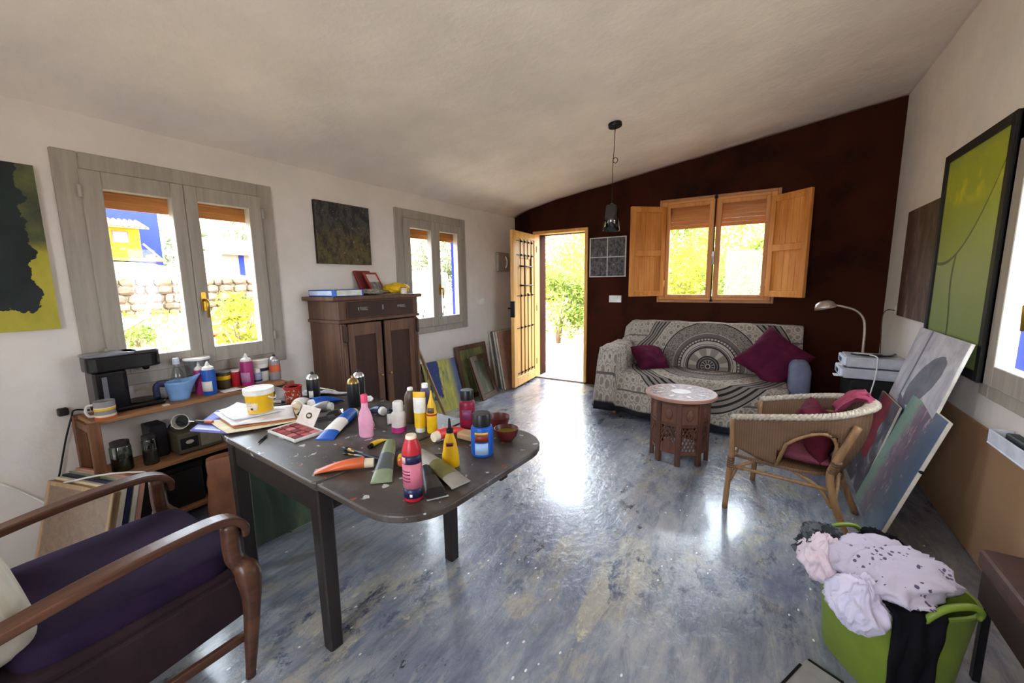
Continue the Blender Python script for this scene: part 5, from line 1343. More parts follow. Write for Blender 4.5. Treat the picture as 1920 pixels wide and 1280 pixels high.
def m_redtin():
    k = NT('red_white_tin_print'); v = k.coord(); k.color(k.ramp(k.noise(v, 55, 3, .6, .5), [(.44, (176, 62, 40)), (.52, (150, 40, 30)), (.58, (214, 196, 180))], 'CONSTANT')); k.rough(.4); return k.m
lathed('brush_jar', 'red and white patterned open jar at the back of the table', 'jar', (.765, 1.29, TZ), [('body', [(.044, 0), (.046, .004), (.047, .09), (.044, .09), (.042, .01), (0, .01)], m_redtin()), ('rim', [(.047, .088), (.05, .09), (.05, .098), (.045, .098), (.045, .088)], C_RED)])
tube('paint_tube', 'fat white squeeze tube lying beside the red jar', (.955, 1.19), (.80, 1.345), .030, C_WHITE, C_CREAM, wid=1.25, cl=.028)
tube('paint_tube', 'small silver tube pointing up behind the paper pad', (.70, 1.175), (.76, 1.28), .012, C_SIL, C_BLK, band=C_NAVY)
spray('black spray can nearest the pine shelf', (.815, 1.385, TZ), C_BLK, C_SIL, C_WHITE, .168, .036)
spray('black spray can with a gold top in the middle of the table', (1.151, 1.412, TZ), C_BLK, C_GOLD, None, .178, .034, nozzle=C_GOLD)
spray('black spray can with a silver top at the back edge of the table', (1.02, 1.55, TZ), P_('ink', (24, 20, 30)), C_SIL, C_HOT, .17, .034)
sheet('newspaper', 'crumpled grey newspaper at the back left of the table', [(.62, 1.30), (.80, 1.47), (.93, 1.55), (.70, 1.555)], TZ+.006, P_('newsprint', (150, 148, 152), .9, var=.3, vscale=40), 'newspaper', .03, .002, 2)
tag(MB().tube([(.66, 1.47, TZ+.04), (.86, 1.50, TZ+.03)], .004, 6).build('wooden_stick', C_CREAM, smooth=True), 'pale wooden stick lying on the newspaper', 'stick')
tube('paint_tube', 'blue tube with a white cap next to the black spray can', (.955, 1.265), (.96, 1.46), .026, C_BLUE, C_WHITE, band=None, wid=1.35, cl=.026, tailm=C_CREAM)
tube('paint_tube', 'grey tube with a white cap beside the gold spray can', (1.115, 1.30), (.995, 1.225), .028, C_GREY, C_WHITE, wid=1.3, cl=.02)
lump('black_rag', 'crumpled black rag behind the pastel box', (1.10, 1.165, TZ+.022), (.05, .035, .022), MATS['black_cloth'], 2.2, 'rag', .4, 4)
def pastel_box():
    t = thing('pastel_box', 'open white box of red pastels on the table', 'box', (1.14, .945, TZ), math.radians(-2))
    th = math.radians(-2)
    b = MB().box(0, .235, 0, .135, 0, .004).box(0, .235, 0, .004, 0, .014).box(0, .235, .131, .135, 0, .014).box(0, .004, 0, .135, 0, .014).box(.231, .235, 0, .135, 0, .014).build('tray', C_WHITE, t)
    cols = [(150, 52, 58), (176, 82, 84), (136, 60, 52), (190, 112, 108), (120, 42, 48)]
    for j in range(3):
        for i in range(5):
            MB().box(.012+i*.043, .05+i*.043, .012+j*.04, .046+j*.04, .004, .012).build('pastel', P_('pastel_%s' % 'abcde'[(i+2*j) % 5], cols[(i+2*j) % 5], .8), b, bevel=.002)
    M = Matrix.Translation((0.0, .135, .012)) @ Matrix.Rotation(math.radians(60), 4, 'X')
    l = MB().box(.0, .15, 0, .09, -.002, .002, M).build('lid', P_('lid_cream', (208, 196, 188), .6), t)
    MB().lathe([(.024, .0022), (.024, .0035), (0, .0035)], 20, M=M @ Matrix.Translation((.085, .045, 0)) @ Matrix.Scale(.62, 4, (0, 1, 0))).build('dark_oval', P_('dark_green', (48, 44, 40)), l)
    for q in (-.009, 0, .009): MB().box(q-.003, q+.003, -.006, .006, .0035, .004, M @ Matrix.Translation((.085, .045, 0))).build('letter', C_CREAM, l)
pastel_box()
tag(MB().tube([(1.245, .852, TZ+.006), (1.20, .90, TZ+.006), (1.19, .915, TZ+.006)], [.003, .0055, .005], 8).build('marker_pen', C_BLK, smooth=True), 'black pen lying in front of the pastel box', 'pen')
tube('paint_tube', 'blue and white tube squeezed flat beside the pastel box', (1.30, 1.30), (1.455, 1.025), .028, C_BLUE, C_CREAM, band=C_WHITE, wid=1.5)
sheet('plastic_film', 'clear plastic film lying behind the blue tube', [(1.08, 1.13), (1.18, 1.10), (1.27, 1.27), (1.16, 1.33)], TZ+.004, glass('thin_film', (226, 232, 240), .25), 'film', .012, .0015, 7)
t = thing('lotion_bottle', 'pale pink bottle with a hot pink cap', 'bottle', (1.585, 1.145, TZ), math.radians(20))
MB().lathe([(.030, 0), (.034, .006), (.034, .085), (.026, .115), (.016, .135), (.0145, .165)], 22, sy=.62).build('body', C_PINK, t, smooth='auto'); MB().lathe([(.0155, .158), (.0145, .192), (.012, .195), (0, .195)], 16).build('cap', C_HOT, t, smooth='auto')
t = thing('thinner_bottle', 'clear squeeze bottle with magenta paint at the bottom', 'bottle', (1.664, 1.265, TZ))
MB().lathe([(.029, 0), (.032, .004), (.032, .078), (.030, .09), (.021, .098)], 22).build('body', P_('milky', (206, 196, 192), .35), t, smooth='auto'); MB().lathe(ring(.0318, .002, .026, .0012), 22).build('paint_level', C_MAG, t, smooth='auto'); MB().lathe([(.022, .096), (.024, .10), (.024, .138), (.02, .144), (0, .144)], 18).build('cap', C_WHITE, t, smooth='auto')
bottle('paint_bottle', 'grey brown bottle with a white cap behind the clear bottle', (1.622, 1.385, TZ), .029, .176, C_BRN, C_WHITE, .42, .86, .17)
t = thing('paint_tube', 'white and yellow tube standing on its cap', 'paint tube', (1.752, 1.315, TZ), math.radians(25))
MB().lathe([(.022, 0), (.023, .003), (.023, .022)], 18).build('cap', C_WHITE, t, smooth='auto')
mb = MB(); 
def _f(u, v):
    q = u*2*math.pi; k = v**1.3; return ((.026+.004*k)*math.cos(q), .026*(1-.92*k)*math.sin(q), .022+.165*v)
mb.grid(_f, 18, 10, True); mb.build('body', C_YEL, t, smooth=True)
mb = MB(); mb.grid(lambda u, v: tuple(Vector(_f(u, .42+.42*v))*1.0+Vector((.0012*math.cos(u*6.283), .0012*math.sin(u*6.283), 0))), 18, 5, True); mb.build('label', C_WHITE, t, smooth=True)
bottle('paint_bottle', 'tall white capped bottle hidden behind the yellow tube', (1.712, 1.395, TZ), .026, .205, P_('violet', (72, 66, 110)), C_WHITE, .5, .84, .15)
t = thing('glue_bottle', 'yellow bottle with a dark picture label beside the standing tube', 'bottle', (1.806, 1.335, TZ))
MB().lathe([(.022, 0), (.024, .004), (.024, .085), (.019, .125), (.007, .165), (.003, .195)], 20).build('body', C_YEL, t, smooth='auto'); MB().lathe(ring(.0238, .082, .09, .001), 20).build('red_band', C_RED, t, smooth='auto'); arcpatch(t, .0225, .095, .12, -100, -20, C_BRN)
def jar(label, loc, r, h, body, lab, lidr, lidh):
    t = thing('paint_jar', label, 'jar', loc)
    MB().lathe([(r*.95, 0), (r, .005), (r, h*.62), (r*.93, h*.69), (lidr*.92, h*.72), (lidr*.9, h-lidh)], 26).build('body', body, t, smooth='auto')
    MB().lathe([(lidr, h-lidh), (lidr, h-.004), (lidr*.94, h), (0, h)], 26).build('lid', C_BLK, t, smooth='auto')
    if lab:
        for z0, z1, m in lab: arcpatch(t, r, h*z0, h*z1, -92, -22, m)
    return t
jar('crimson paint jar with a black lid at the far right of the table', (1.90, 1.478, TZ), .037, .178, C_CRIM, [(.25, .5, P_('plum_label', (120, 60, 96)))], .031, .045)
jar('bright blue paint jar with a black lid and a red and white label', (2.146, 1.257, TZ), .044, .168, C_BLUE, [(.06, .34, P_('pale_blue', (150, 178, 214))), (.37, .54, P_('rust_label', (122, 46, 30))), (.55, .6, C_YEL)], .036, .05)
bowl = [(.024, 0), (.03, .002), (.046, .022), (.054, .052), (.051, .053), (.043, .026), (.026, .012), (0, .011)]
lathed('paint_bowl', 'dark plum bowl behind the blue jar', 'bowl', (2.035, 1.545, TZ), [('bowl_body', bowl, C_TERR), ('paint', [(.036, .02), (0, .021)], P_('plum_paint', (70, 44, 58)))], n=26)
lathed('paint_bowl', 'red brown bowl with yellow ochre paint at the table edge', 'bowl', (2.152, 1.428, TZ), [('bowl_body', bowl, C_TERR), ('paint', [(.0455, .034), (.03, .03), (0, .031)], C_OLIVE)], n=26)
t = bottle('paint_bottle', 'red paint bottle with a cream cap at the front of the table', (2.158, .868, TZ), .030, .212, C_RED, C_CREAM, .55, .88, .13, capr=.0175)
arcpatch(t, .03, .012, .045, -160, 20, C_NAVY, 'label'); arcpatch(t, .03, .045, .125, -160, 20, P_('rose_label', (196, 108, 128)), 'label'); arcpatch(t, .03, .125, .152, -160, 20, C_NAVY, 'label')
lb = arcpatch(t, .0312, .128, .148, -112, -82, P_('pale_rose', (214, 160, 160)), 'label_mark')
for z in (.10, .09, .078, .068): arcpatch(t, .0314, z, z+.004, -120, -60, P_('dark_rose', (120, 40, 70)), 'print_line', .0004)
arcpatch(t, .0314, .018, .028, -66, -52, C_WHITE, 'label_mark', .0006)
t = thing('glue_bottle', 'yellow glue bottle with a black nozzle', 'bottle', (2.109, 1.107, TZ), math.radians(35))
MB().lathe([(.031, 0), (.033, .004), (.032, .04), (.022, .10), (.013, .128), (.011, .132)], 22, sy=.72).build('body', C_YEL, t, smooth='auto'); MB().lathe([(.013, .13), (.0135, .145), (.006, .148), (.005, .17), (.0035, .184), (0, .185)], 14).build('nozzle', C_BLK, t, smooth='auto')
arcpatch(t, .0245, .085, .098, -120, -60, P_('maroon_label', (104, 30, 40)))
tube('paint_tube', 'rusty orange tube with a cream cap near the front edge', (1.865, .955), (1.715, .812), .021, C_ORG, C_CREAM, wid=1.15, cl=.034, tailm=C_SIL)
tube('paint_tube', 'wide sage green tube lying flat in front', (1.785, 1.11), (1.985, .885), .024, C_GRN, C_WHITE, band=P_('slate', (78, 86, 84)), wid=1.5, cl=.02)
tube('paint_tube', 'tiny yellow tube with a black cap', (1.712, 1.055), (1.688, 1.155), .011, C_YEL, C_BLK, wid=1.7, cl=.02)
def brush(label, a, b, r, hm, z=TZ):
    a, b = Vector((*a, z+r)), Vector((*b, z+r)); t = thing('paint_brush', label, 'brush', tuple(a)); d = b-a
    MB().tube([d*.0, d*.08, d*.16], [r*.25, r*.9, r*.95], 10).build('bristles', C_BLK, t, smooth=True); MB().tube([d*.16, d*.3], [r*.95, r*.85], 10).build('ferrule', C_GOLD, t, smooth=True); MB().tube([d*.3, d*.5, d*.8, d*1.0], [r*.8, r*1.1, r*.8, r*.4], 10).build('handle', hm, t, smooth=True)
brush('dark handled paint brush lying across the table seam', (1.617, .994), (1.90, 1.0), .009, C_BLK)
brush('thin grey brush beside the dark brush', (1.66, .965), (1.845, 1.015), .004, C_GREY)
tube('paint_tube', 'grey tube with a picture label beside the yellow glue', (1.965, 1.075), (2.235, 1.01), .027, P_('warm_grey', (140, 134, 126)), C_WHITE, band=P_('photo_label', (108, 104, 60)), wid=1.45, cl=.02, tailm=C_GREY)
tube('paint_tube', 'black tube with a round white cap next to the red bottle', (2.06, 1.015), (2.225, .905), .020, C_BLK, C_WHITE, band=P_('charcoal', (52, 50, 48)), wid=1.75, cl=.022, tailm=C_GREY)
tube('paint_tube', 'yellow and orange tube partly behind the red bottle', (1.955, 1.005), (1.885, 1.085), .017, C_YEL, C_ORG, wid=1.3, cl=.025)
tube('paint_tube', 'red tube with a big cream cap behind the yellow glue', (1.895, 1.245), (1.925, 1.43), .025, P_('coral', (206, 60, 58)), C_CREAM, wid=1.2, cl=.026)
tag(MB().box(1.955, 2.05, 1.325, 1.385, TZ, TZ+.03).build('wood_block', C_TAN, bevel=.008, seg=2), 'tan wooden block between the red tube and the blue jar', 'block')
tag(MB().tube([(1.99, 1.15, TZ+.004), (2.06, 1.18, TZ+.006), (2.08, 1.19, TZ+.005)], [.004, .009, .005], 8).build('rubber_grip', C_BRN, smooth=True), 'small brown rubber grip near the yellow glue', 'grip')
tube('paint_tube', 'navy tube with a white cap behind the pink bottle', (1.425, 1.385), (1.295, 1.405), .026, C_NAVY, C_WHITE, wid=1.3, cl=.022)
tube('paint_tube', 'dark blue tube lying at the back edge of the table', (1.49, 1.37), (1.385, 1.50), .022, P_('ink_blue', (34, 36, 58)), C_BLK, wid=1.5, cl=.02)
tube('paint_tube', 'short white tube standing out behind the pink bottle', (1.53, 1.215), (1.45, 1.27), .022, C_BLK, C_CREAM, wid=1.2, cl=.03)
lathed('tape_roll', 'small white roll with a dark core beside the clear bottle', 'roll', (1.555, 1.31, TZ+.026), [('ring', [(.013, -.012), (.026, -.012), (.026, .012), (.013, .012), (.013, -.012)], C_WHITE), ('core', [(.008, -.011), (.013, -.011), (.013, .011), (.008, .011)], C_NAVY)], rot=(math.radians(90), 0, math.radians(-35)))
lump('paper_ball', 'white crumpled tissue by the black spray cans', (1.15, 1.515, TZ+.016), (.022, .02, .016), MATS['paint_paper_white'], 4.4, 'tissue', .3, 4)

# ------------------------------------------------------------------ on the pine shelf
def coffee_maker():
    t = thing('coffee_maker', 'black filter coffee machine on the pine shelf', 'coffee machine', (.025, .60, SHZ))
    K = plain('gloss_black_plastic', (13, 13, 16), .22); S = plain('smoky_plastic', (58, 46, 44), .3)
    MB().box(.0, .165, .06, .28, 0, .03).build('base', K, t, bevel=.012, seg=2)
    MB().lathe([(.074, .03), (.076, .034), (0, .034)], 24, (.083, .20, 0)).build('hot_plate', BLACK, t, smooth='auto')
    MB().box(.005, .16, .0, .135, .0, .23).build('water_tank', K, t, bevel=.02, seg=3)
    MB().prism(rrect(.0, .165, -.015, .29, .05, 5), .225, .305).build('filter_housing', K, t, bevel=.008, seg=2)
    MB().prism(rrect(.005, .16, .14, .292, .05, 5), .25, .318).build('filter_basket', S, t, bevel=.006)
    MB().prism(rrect(.0, .165, -.02, .20, .05, 5), .305, .318).build('lid', plain('grey_sheen', (120, 122, 132), .25), t, bevel=.005)
    MB().lathe([(.012, .20), (.025, .228)], 12, (.083, .235, 0)).build('drip_spout', K, t, smooth='auto')
    MB().box(.158, .163, .03, .05, .06, .20).build('level_gauge', plain('grey_gauge', (96, 98, 104), .3), t)
coffee_maker()
def mug():
    t = thing('mug', 'grey mug with yellow and cream stripes at the left end of the shelf', 'mug', (.232, .615, SHZ), math.radians(-110))
    MB().lathe([(.036, 0), (.04, .004), (.042, .09), (.039, .09), (.036, .012), (0, .01)], 24).build('body', P_('mug_grey', (140, 134, 138)), t, smooth='auto')
    for z0, z1, m in ((.045, .055, C_YEL), (.012, .022, C_CREAM), (.0, .011, C_ORG), (.055, .06, C_CREAM)): MB().lathe(ring(.0415, z0, z1, .0009), 24).build('stripe', m, t, smooth='auto')
    MB().tube(spl([(.04, 0, .075), (.062, 0, .07), (.07, 0, .045), (.06, 0, .02), (.039, 0, .016)], 5), .006, 8).build('handle', P_('mug_handle', (206, 200, 196)), t, smooth=True)
mug()
def jug():
    t = thing('measuring_jug', 'pale blue plastic jug with a long spout on the shelf', 'jug', (.155, .955, SHZ), math.radians(80))
    B = P_('pale_blue_plastic', (122, 164, 214), .35)
    mb = MB()
    def fn(u, v):
        q = u*2*math.pi; r = .046+.017*v; sp = max(0, math.cos(q+.0))**8*v**2
        return (r*math.cos(q)+.05*sp, r*math.sin(q), .11*v+.028*sp)
    mb.grid(fn, 32, 8, True); mb.f.append(tuple(reversed(range(32)))); mb.build('body', B, t, smooth=True, solid=.003)
    MB().tube(spl([(-.058, 0, .10), (-.09, 0, .105), (-.10, 0, .08), (-.098, 0, .03)], 5), .010, 8, flat=1.6).build('handle', P_('navy_handle', (34, 38, 72)), t, smooth=True)
jug()
lathed('soda_bottle', 'clear plastic bottle with a pale cap behind the blue jug', 'bottle', (.075, .985, SHZ), [('body', [(.03, 0), (.033, .006), (.033, .12), (.028, .15), (.012, .185), (.011, .20)], C_CLEAR), ('cap', [(.016, .198), (.018, .20), (.017, .225), (.014, .235), (0, .235)], P_('ice', (206, 214, 226)))])
lathed('glass_jar', 'small glass jar with a navy lid beside the coffee machine', 'jar', (.06, .915, SHZ), [('body', [(.026, 0), (.028, .004), (.028, .085), (.024, .092)], C_CLEAR), ('lid', [(.028, .09), (.028, .108), (0, .108)], C_NAVY)])
lathed('clear_tub', 'tall clear tub with a white rim in front of the window', 'tub', (.075, 1.09, SHZ), [('body', [(.048, 0), (.05, .004), (.066, .215), (.064, .215), (.048, .008), (0, .006)], C_CLEAR), ('rim', [(.064, .208), (.070, .21), (.070, .222), (.064, .222)], C_WHITE)], n=26)
def squeeze(label, loc, r, h, body, lab, clear=C_CLEAR):
    t = thing('paint_bottle', label, 'bottle', loc)
    MB().lathe([(r*.95, 0), (r, .005), (r, h*.72), (r*.9, h*.76)], 22).build('body', body, t, smooth='auto'); MB().lathe([(r*.9, h*.76), (r*.8, h*.83), (r*.35, h*.88), (r*.3, h*.93)], 20).build('shoulder', C_WHITE, t, smooth='auto'); MB().lathe([(r*.28, h*.9), (r*.2, h*.97), (r*.1, h), (0, h)], 12).build('nozzle', C_WHITE, t, smooth='auto')
    if lab: arcpatch(t, r, h*.12, h*.42, -120, 0, lab)
squeeze('magenta bottle squeezed behind the blue one on the shelf', (.13, 1.075, SHZ), .027, .20, C_MAG, None)
squeeze('blue bottle with a white label standing on the shelf', (.19, 1.10, SHZ), .036, .205, C_BLUE, C_WHITE)
squeeze('magenta bottle standing at the middle of the shelf', (.155, 1.335, SHZ), .036, .215, C_MAG, P_('mauve_label', (186, 130, 170)))
lathed('yellow_tin', 'olive and yellow printed tin on the shelf', 'tin', (.10, 1.215, SHZ), [('body', [(.038, 0), (.04, .003), (.04, .108), (.038, .11), (0, .11)], P_('olive_tin', (82, 74, 56))), ('yellow_print', ring(.04, .06, .085), C_YEL), ('rim', [(.041, .107), (.042, .113), (.036, .113)], C_SIL)])
lathed('red_can', 'red can beside the olive tin on the shelf', 'can', (.105, 1.285, SHZ), [('body', [(.030, 0), (.032, .003), (.032, .098)], C_RED), ('lid', [(.032, .098), (.032, .11), (0, .11)], C_WHITE)])
lathed('small_jar', 'small white capped jar with a blue stripe on the shelf', 'jar', (.135, 1.405, SHZ), [('body', [(.026, 0), (.028, .003), (.028, .066), (.02, .072)], P_('blue_grey', (146, 156, 186))), ('stripe', ring(.028, .01, .022), C_NAVY), ('cap', [(.022, .07), (.022, .098), (0, .098)], C_WHITE)])
lathed('paint_tub', 'large white and navy tub near the right end of the shelf', 'tub', (.085, 1.455, SHZ), [('body', [(.046, 0), (.048, .004), (.056, .125)], C_WHITE), ('stripe', [(.0535, .07), (.0545, .07), (.0565, .092), (.0555, .092)], C_NAVY), ('lid', [(.057, .122), (.06, .124), (.06, .148), (.055, .152), (0, .152)], P_('off_white', (206, 202, 196)))], n=26)
t = spray('clear spray can with an orange label at the right end of the shelf', (.14, 1.525, SHZ), P_('glassy_grey', (150, 146, 150), .3), C_SIL, None, .178, .035)
MB().lathe(ring(.035, .055, .105), 20).build('label', P_('orange_label', (206, 104, 66)), t, smooth='auto')
tag(MB().box(.225, .255, .845, .875, SHZ, SHZ+.006).build('sharpener', C_WHITE, bevel=.002), 'small white block at the front of the shelf', 'block')
sheet('paper_sheet', 'white slip of paper at the front edge of the shelf', [(.17, 1.15), (.26, 1.15), (.26, 1.27), (.17, 1.25)], SHZ+.003, MATS['paint_paper_white'], seed=15)
# lower shelf
LZ = .40
for i, (y, x, r, h, lab) in enumerate([(.655, .20, .044, .16, 'wide green glass jar on the lower shelf'), (.765, .235, .033, .165, 'narrow green glass jar on the lower shelf')]):
    lathed('glass_jar', lab, 'jar', (x, y, LZ), [('body', [(r*.95, 0), (r, .005), (r, h*.8), (r*.85, h*.88)], glass('bottle_green_glass', (160, 174, 160), .12)), ('contents', [(r*.9, .006), (r*.9, h*.45), (0, h*.46)], P_('moss', (70, 76, 62))), ('lid', [(r*.9, h*.86), (r*.9, h), (0, h)], P_('dark_lid', (46, 44, 44)))])
tag(MB().box(.05, .17, .79, .87, LZ, LZ+.19).build('dark_carton', P_('carton_dark', (34, 32, 40), .6), bevel=.004), 'tall dark carton at the back of the lower shelf', 'box')
def crate(label, y0, y1, x1, h, c):  # dark boxes added to stand in for the shade below the lower shelf
    t = thing('dark_filler_crate', label, 'crate', (.05, y0, .10)); m = P_('crate_%d' % c[0], c, .7); w = y1-y0
    MB().box(0, x1, 0, w, 0, h-.03).build('box', m, t, bevel=.006); MB().box(-.004, x1+.006, -.004, w+.004, h-.028, h).build('lid', m, t, bevel=.004)
    MB().box(x1, x1+.004, w/2-.04, w/2+.04, h*.45, h*.6).build('hand_hole', C_BLK, t)
crate('black crate added to darken the space under the lower shelf, nearest the canvases', .60, .98, .22, .245, (24, 21, 22))
crate('dark brown crate added to darken the space under the lower shelf, behind the paper bags', 1.01, 1.46, .20, .225, (36, 28, 24))
def radio():
    t = thing('projector', 'olive grey box machine with round vents on the lower shelf', 'machine', (.06, .88, LZ))
    MB().box(0, .21, 0, .23, .008, .13).build('case', P_('olive_grey', (84, 82, 66), .5), t, bevel=.01, seg=2)
    MB().box(.208, .214, .012, .10, .035, .10).build('front_grille', C_BLK, t, bevel=.006); MB().box(.208, .213, .11, .215, .03, .11).build('pale_plate', P_('plate', (134, 128, 112)), t)
    MB().lathe([(.02, 0), (.02, .002), (0, .002)], 18, M=Matrix.Translation((.2145, .055, .075)) @ Matrix.Rotation(H, 4, 'Y') @ Matrix.Scale(.55, 4, (1, 0, 0))).build('oval_badge', P_('badge', (170, 170, 160)), t)
    MB().tube(spl([(.03, .02, .13), (.06, .03, .165), (.10, .06, .17), (.14, .09, .13)], 5), .004, 6).build('strap', C_BLK, t, smooth=True)
radio()
lathed('white_cup', 'white cup with dark paint lying on the olive machine', 'cup', (.17, .945, LZ+.131+.046), [('cup_body', [(.036, -.03), (.045, .03), (.041, .03), (.033, -.026), (0, -.026)], C_WHITE), ('paint', [(.034, -.01), (0, -.01)], P_('dark_green_paint', (38, 44, 38)))], rot=(0, math.radians(78), math.radians(-35)))
def bag(label, loc, w, d, h, m, seed, rz=0):
    mb = MB()
    def fn(u, v):
        q = u*2*math.pi; e = .5
        x = math.copysign(abs(math.cos(q))**e, math.cos(q))*w/2*(1-.15*v); y = math.copysign(abs(math.sin(q))**e, math.sin(q))*d/2*(1-.45*v)
        k = .014*noise.noise((x*14+seed, y*14, v*5)); return (x+k, y+k*1.4, h*v+.02*noise.noise((u*3, seed, 0))*v)
    mb.grid(fn, 36, 14, True); mb.f.append(tuple(reversed(range(36))))
    o = mb.build('paper_bag', m, smooth=True, solid=.003); o.location = loc; o.rotation_euler = (0, 0, rz); tag(o, label, 'bag'); return o
bag('crumpled tan paper bag standing beside the table leg', (.47, 1.02, 0), .20, .13, .40, P_('kraft', (168, 118, 92), .85, bump=.3, bscale=40), 3, math.radians(70))
bag('maroon paper bag behind the tan one', (.44, 1.17, 0), .18, .12, .47, P_('maroon_paper', (128, 62, 68), .8), 8, math.radians(70))

# ------------------------------------------------------------------ on the cabinet
CT = 1.277
def folder_box():
    t = thing('box_file', 'blue and white flat box file on the left end of the cabinet', 'box file', (.06, 1.875, CT))
    MB().box(0, .335, 0, .25, 0, .05).build('box', P_('file_blue', (32, 84, 176)), t, bevel=.004)
    MB().box(.012, .29, -.002, .002, .009, .043).build('label', P_('pale_blue_label', (186, 202, 232)), t)
    MB().box(.334, .337, .01, .23, .006, .046).build('end_label', P_('greenish_white', (214, 222, 206)), t)
    MB().box(.12, .18, .1, .16, .05, .056).build('clip', C_CREAM, t, bevel=.002)
folder_box()
lump('crumpled_paper', 'crumpled grey papers in the middle of the cabinet top', (.25, 2.29, CT+.02), (.11, .12, .024), P_('news_grey', (150, 142, 134), .9, var=.3, vscale=30), 6.6, 'paper', .5, 4.5, squash=.7)
sheet('lace_mat', 'white lace mat hanging over the cabinet edge', [(.30, 2.33), (.40, 2.36), (.40, 2.50), (.30, 2.52)], CT+.003, MATS['paint_paper_white'], 'mat', .002, .0015, 4)
def frame_pic(label, A, B, Tp, fm, inner):
    t, w, h = canvas('framed_picture', label, inner, A, B, Tp, .012, fm, 'picture frame', fm, .018, .006); return t
RF = P_('brick_red', (150, 58, 56), .5)
frame_pic('brick red picture frame in front, leaning against the wall', (.16, 2.42, CT), (.13, 2.585, CT), (.05, 2.405, CT+.19), RF, art('small_picture', lambda k, v: k.mix(k.math('GREATER_THAN', k.sep(v)[1], .125), k.ramp(k.noise(v, 40, 3), [(.4, (150, 146, 142)), (.6, (96, 92, 92))]), (206, 196, 190))))
frame_pic('dark red picture frame standing behind the brick red one', (.11, 2.34, CT), (.08, 2.53, CT), (.022, 2.325, CT+.205), P_('wine_red', (124, 42, 46), .5), P_('wine_back', (110, 44, 46)))
def yellow_bag():
    mb = MB()
    def fn(u, v):
        a = u*2*math.pi; b = (v-.5)*math.pi; p = Vector((math.cos(b)*math.cos(a), math.cos(b)*math.sin(a), math.sin(b)))
        k = 1+.3*noise.noise(p*2.4+Vector((3, 0, 0)))+.1*noise.noise(p*7); return (.27+p.x*.085*k, 2.575+p.y*.125*k, max(CT+.002, CT+.045+p.z*.05*k))
    mb.grid(fn, 40, 22, True); o = mb.build('plastic_bag', P_('bag_yellow', (216, 178, 28), .35), smooth=True); tag(o, 'yellow plastic bag on the right end of the cabinet', 'bag')
yellow_bag()
lathed('pill_jar', 'small jar with an orange lid in front of the yellow bag', 'jar', (.385, 2.55, CT), [('body', [(.024, 0), (.025, .003), (.025, .05)], C_CREAM), ('label', ring(.025, .006, .03), C_WHITE), ('lid', [(.026, .05), (.026, .062), (0, .062)], C_ORG)])

# ------------------------------------------------------------------ canvases standing on the floor, left side
BACKC = art('linen_back', a_strokes([(.3, (118, 98, 82)), (.7, (142, 122, 104))], 30, (1, 1, 1))); WOODE = wood('stretcher_pine', (150, 122, 92), (186, 158, 124), .7, 'y', 7)
nrm = Vector((-.28, .96, 0))
for i, (lab, fm) in enumerate([('brown backed canvas at the front of the stack by the armchair', BACKC), ('second canvas in the stack by the armchair, with a white edge', MATS['paint_cream_paper']), ('third canvas in the stack by the armchair, with a dark blue edge', C_NAVY), ('pale green edged canvas near the back of the stack', C_GRN), ('rearmost canvas of the stack by the armchair, with a pinkish edge', P_('dusty_pink', (186, 140, 124)))]):
    o = nrm*(.027*i) + Vector((0, -.03, 0))
    canvas('stacked_canvas', lab, fm, (.13+o.x, .325+o.y, 0), (.585+o.x, .455+o.y, 0), (.095+o.x, .432+o.y, .425+.004*i), .024, [WOODE, MATS['raw_canvas_edge'], C_NAVY, MATS['raw_canvas_edge'], P_('dusty_pink', (186, 140, 124))][i], 'canvas', WOODE if i == 0 else None, .022, .004)
canvas('painting', 'dim green canvas standing on the floor under the table', art('dim_green_painting', a_strokes([(.3, (40, 52, 44)), (.55, (60, 80, 66)), (.75, (96, 108, 74))], 6)), (.87, .93, 0), (.90, 1.36, 0), (.76, .94, .50), .02)
def a_by(k, v):
    n = k.noise(k.coord(scale=(1, .22, 1)), 16, 9, .72, .5); x, y, z = k.sep(v)
    c = k.ramp(n, [(.3, (70, 86, 120)), (.42, (132, 136, 84)), (.55, (178, 172, 74)), (.7, (198, 190, 130))])
    d = k.math('ADD', k.math('ABSOLUTE', k.math('SUBTRACT', x, .13)), k.math('MULTIPLY', n, .5))
    c = k.mix(k.math('MULTIPLY', k.math('LESS_THAN', d, .33), k.math('GREATER_THAN', k.math('MULTIPLY_ADD', n, .3, y), .3)), c, (34, 54, 112))
    return k.mix(k.fac(k.math('MULTIPLY_ADD', n, .15, x), .42, .5), c, (70, 80, 124))
canvas('painting', 'blue and yellow abstract canvas leaning on the wall by the cabinet', art('blue_yellow_painting', a_by), (.215, 3.04, 0), (.275, 3.50, 0), (.045, 3.06, .53), .02, plain('dark_canvas_edge', (40, 36, 32)))
FRB = wood('carved_brown_frame', (70, 48, 36), (112, 82, 62), .5, 'y', 8)
canvas('painting', 'brown framed painting behind the blue and yellow canvas', art('green_glow_painting', a_strokes([(.3, (60, 74, 66)), (.5, (112, 116, 72)), (.65, (150, 146, 84))], 6)), (.16, 3.62, 0), (.18, 4.18, 0), (.035, 3.62, .625), .02, None, frame=FRB, fw=.055, fd=.014)
canvas('painting', 'dark framed painting leaning in front, near the door', art('dusky_painting', a_strokes([(.3, (38, 40, 36)), (.5, (74, 78, 60)), (.65, (110, 112, 84)), (.8, (60, 52, 44))], 8)), (.35, 3.72, 0), (.30, 4.10, 0), (.175, 3.70, .50), .02, None, frame=wood('dark_picture_frame', (58, 38, 28), (92, 64, 48), .45, 'y', 8), fw=.06, fd=.016)
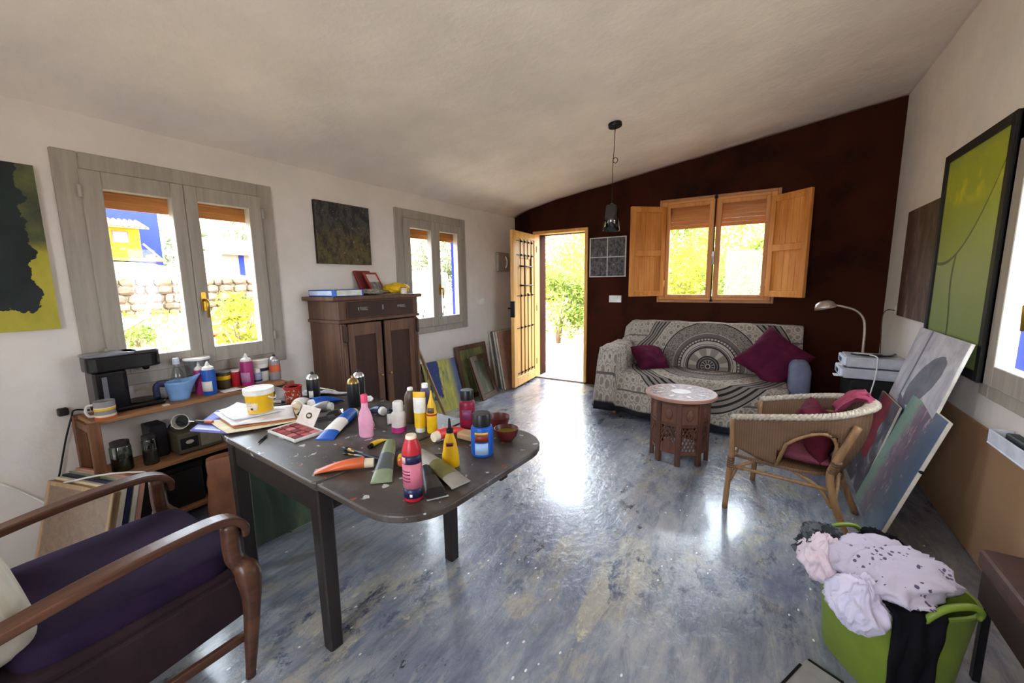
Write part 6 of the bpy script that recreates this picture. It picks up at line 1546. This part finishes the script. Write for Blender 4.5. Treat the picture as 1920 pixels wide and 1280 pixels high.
for i, (lab, m) in enumerate([('pale canvas nearest the wall in the stack behind the door', C_CREAM), ('second pale canvas from the wall in the stack behind the door', C_GREY), ('third pale canvas from the wall in the stack behind the door', MATS['raw_canvas_edge']), ('outermost canvas of the stack behind the door, with a brown face', P_('umber_face', (160, 122, 104), .7))]):
    canvas('stacked_canvas', lab, m, (.15+.055*i, 4.34-.02*i, 0), (.15+.05*i, 4.86, 0), (.035+.05*i, 4.34-.02*i, .735), .026, MATS['raw_canvas_edge'] if i != 1 else P_('dark_edge', (96, 90, 84)), 'canvas')
tag(MB().bar((.04, 2.985, .80), (.29, 3.13, .0), .035, .018, (0, 1, 0)).build('wooden_batten', WOODE, bevel=.002), 'longer wooden batten leaning beside the cabinet', 'batten')
tag(MB().bar((.03, 2.92, .66), (.22, 3.0, .0), .03, .016, (0, 1, 0)).build('wooden_batten', WOODE, bevel=.002), 'shorter wooden batten leaning close to the cabinet', 'batten')
tag(MB().tube(spl([(.012, .06, .52), (.012, .20, .49), (.014, .28, .43), (.02, .36, .33), (.05, .40, .27), (.12, .41, .27), (.16, .43, .40), (.28, .46, .445), (.36, .54, .46), (.44, .63, .455), (.48, .68, .43), (.45, .70, .30), (.40, .66, .1), (.3, .6, .012)], 7), .0045, 6).build('loose_white_cable', WPLAST, smooth=True), 'white cord looping from the wall over the stacked canvases', 'cord')
tag(MB().tube(spl([(.03, .60, .72), (.03, .545, .735), (.025, .53, .70), (.022, .50, .60), (.02, .475, .5), (.022, .455, .42), (.022, .42, .3), (.02, .40, .1), (.02, .40, .012)], 7), .0045, 6).build('loose_black_cable', BLACK, smooth=True), 'black cord of the coffee machine hanging down the wall', 'cord')
tag(MB().box(.0, .03, .485, .525, .715, .755).build('plug_socket', P_('dark_plug', (40, 36, 34)), bevel=.005), 'dark plug in the wall beside the shelf', 'plug')

# ------------------------------------------------------------------ groups of alike things
GROUPS = {'paint_tube': 'paint tubes on the work table', 'stacked_canvas': 'canvases standing in stacks on the floor', 'paper_sheet': 'sheets of paper', 'paint_brush': 'brushes on the work table',
          'wooden_batten': 'battens beside the cabinet', 'paint_bowl': 'paint bowls on the work table', 'paint_jar': 'lidded paint jars on the work table', 'glue_bottle': 'glue bottles on the work table', 'spray_can': 'spray cans',
          'paint_bottle': 'plastic paint bottles', 'media_device': 'devices on the black stand', 'framed_picture': 'small frames on the cabinet', 'glass_jar': 'glass jars on the shelf rack', 'paper_bag': 'paper bags by the table', 'cushion': 'loose cushions', 'painting': 'paintings and canvases'}
for o in SC.objects:
    if o.parent is None and 'label' in o and 'group' not in o:
        g = GROUPS.get(o.name.split('.')[0])
        if g: o['group'] = g
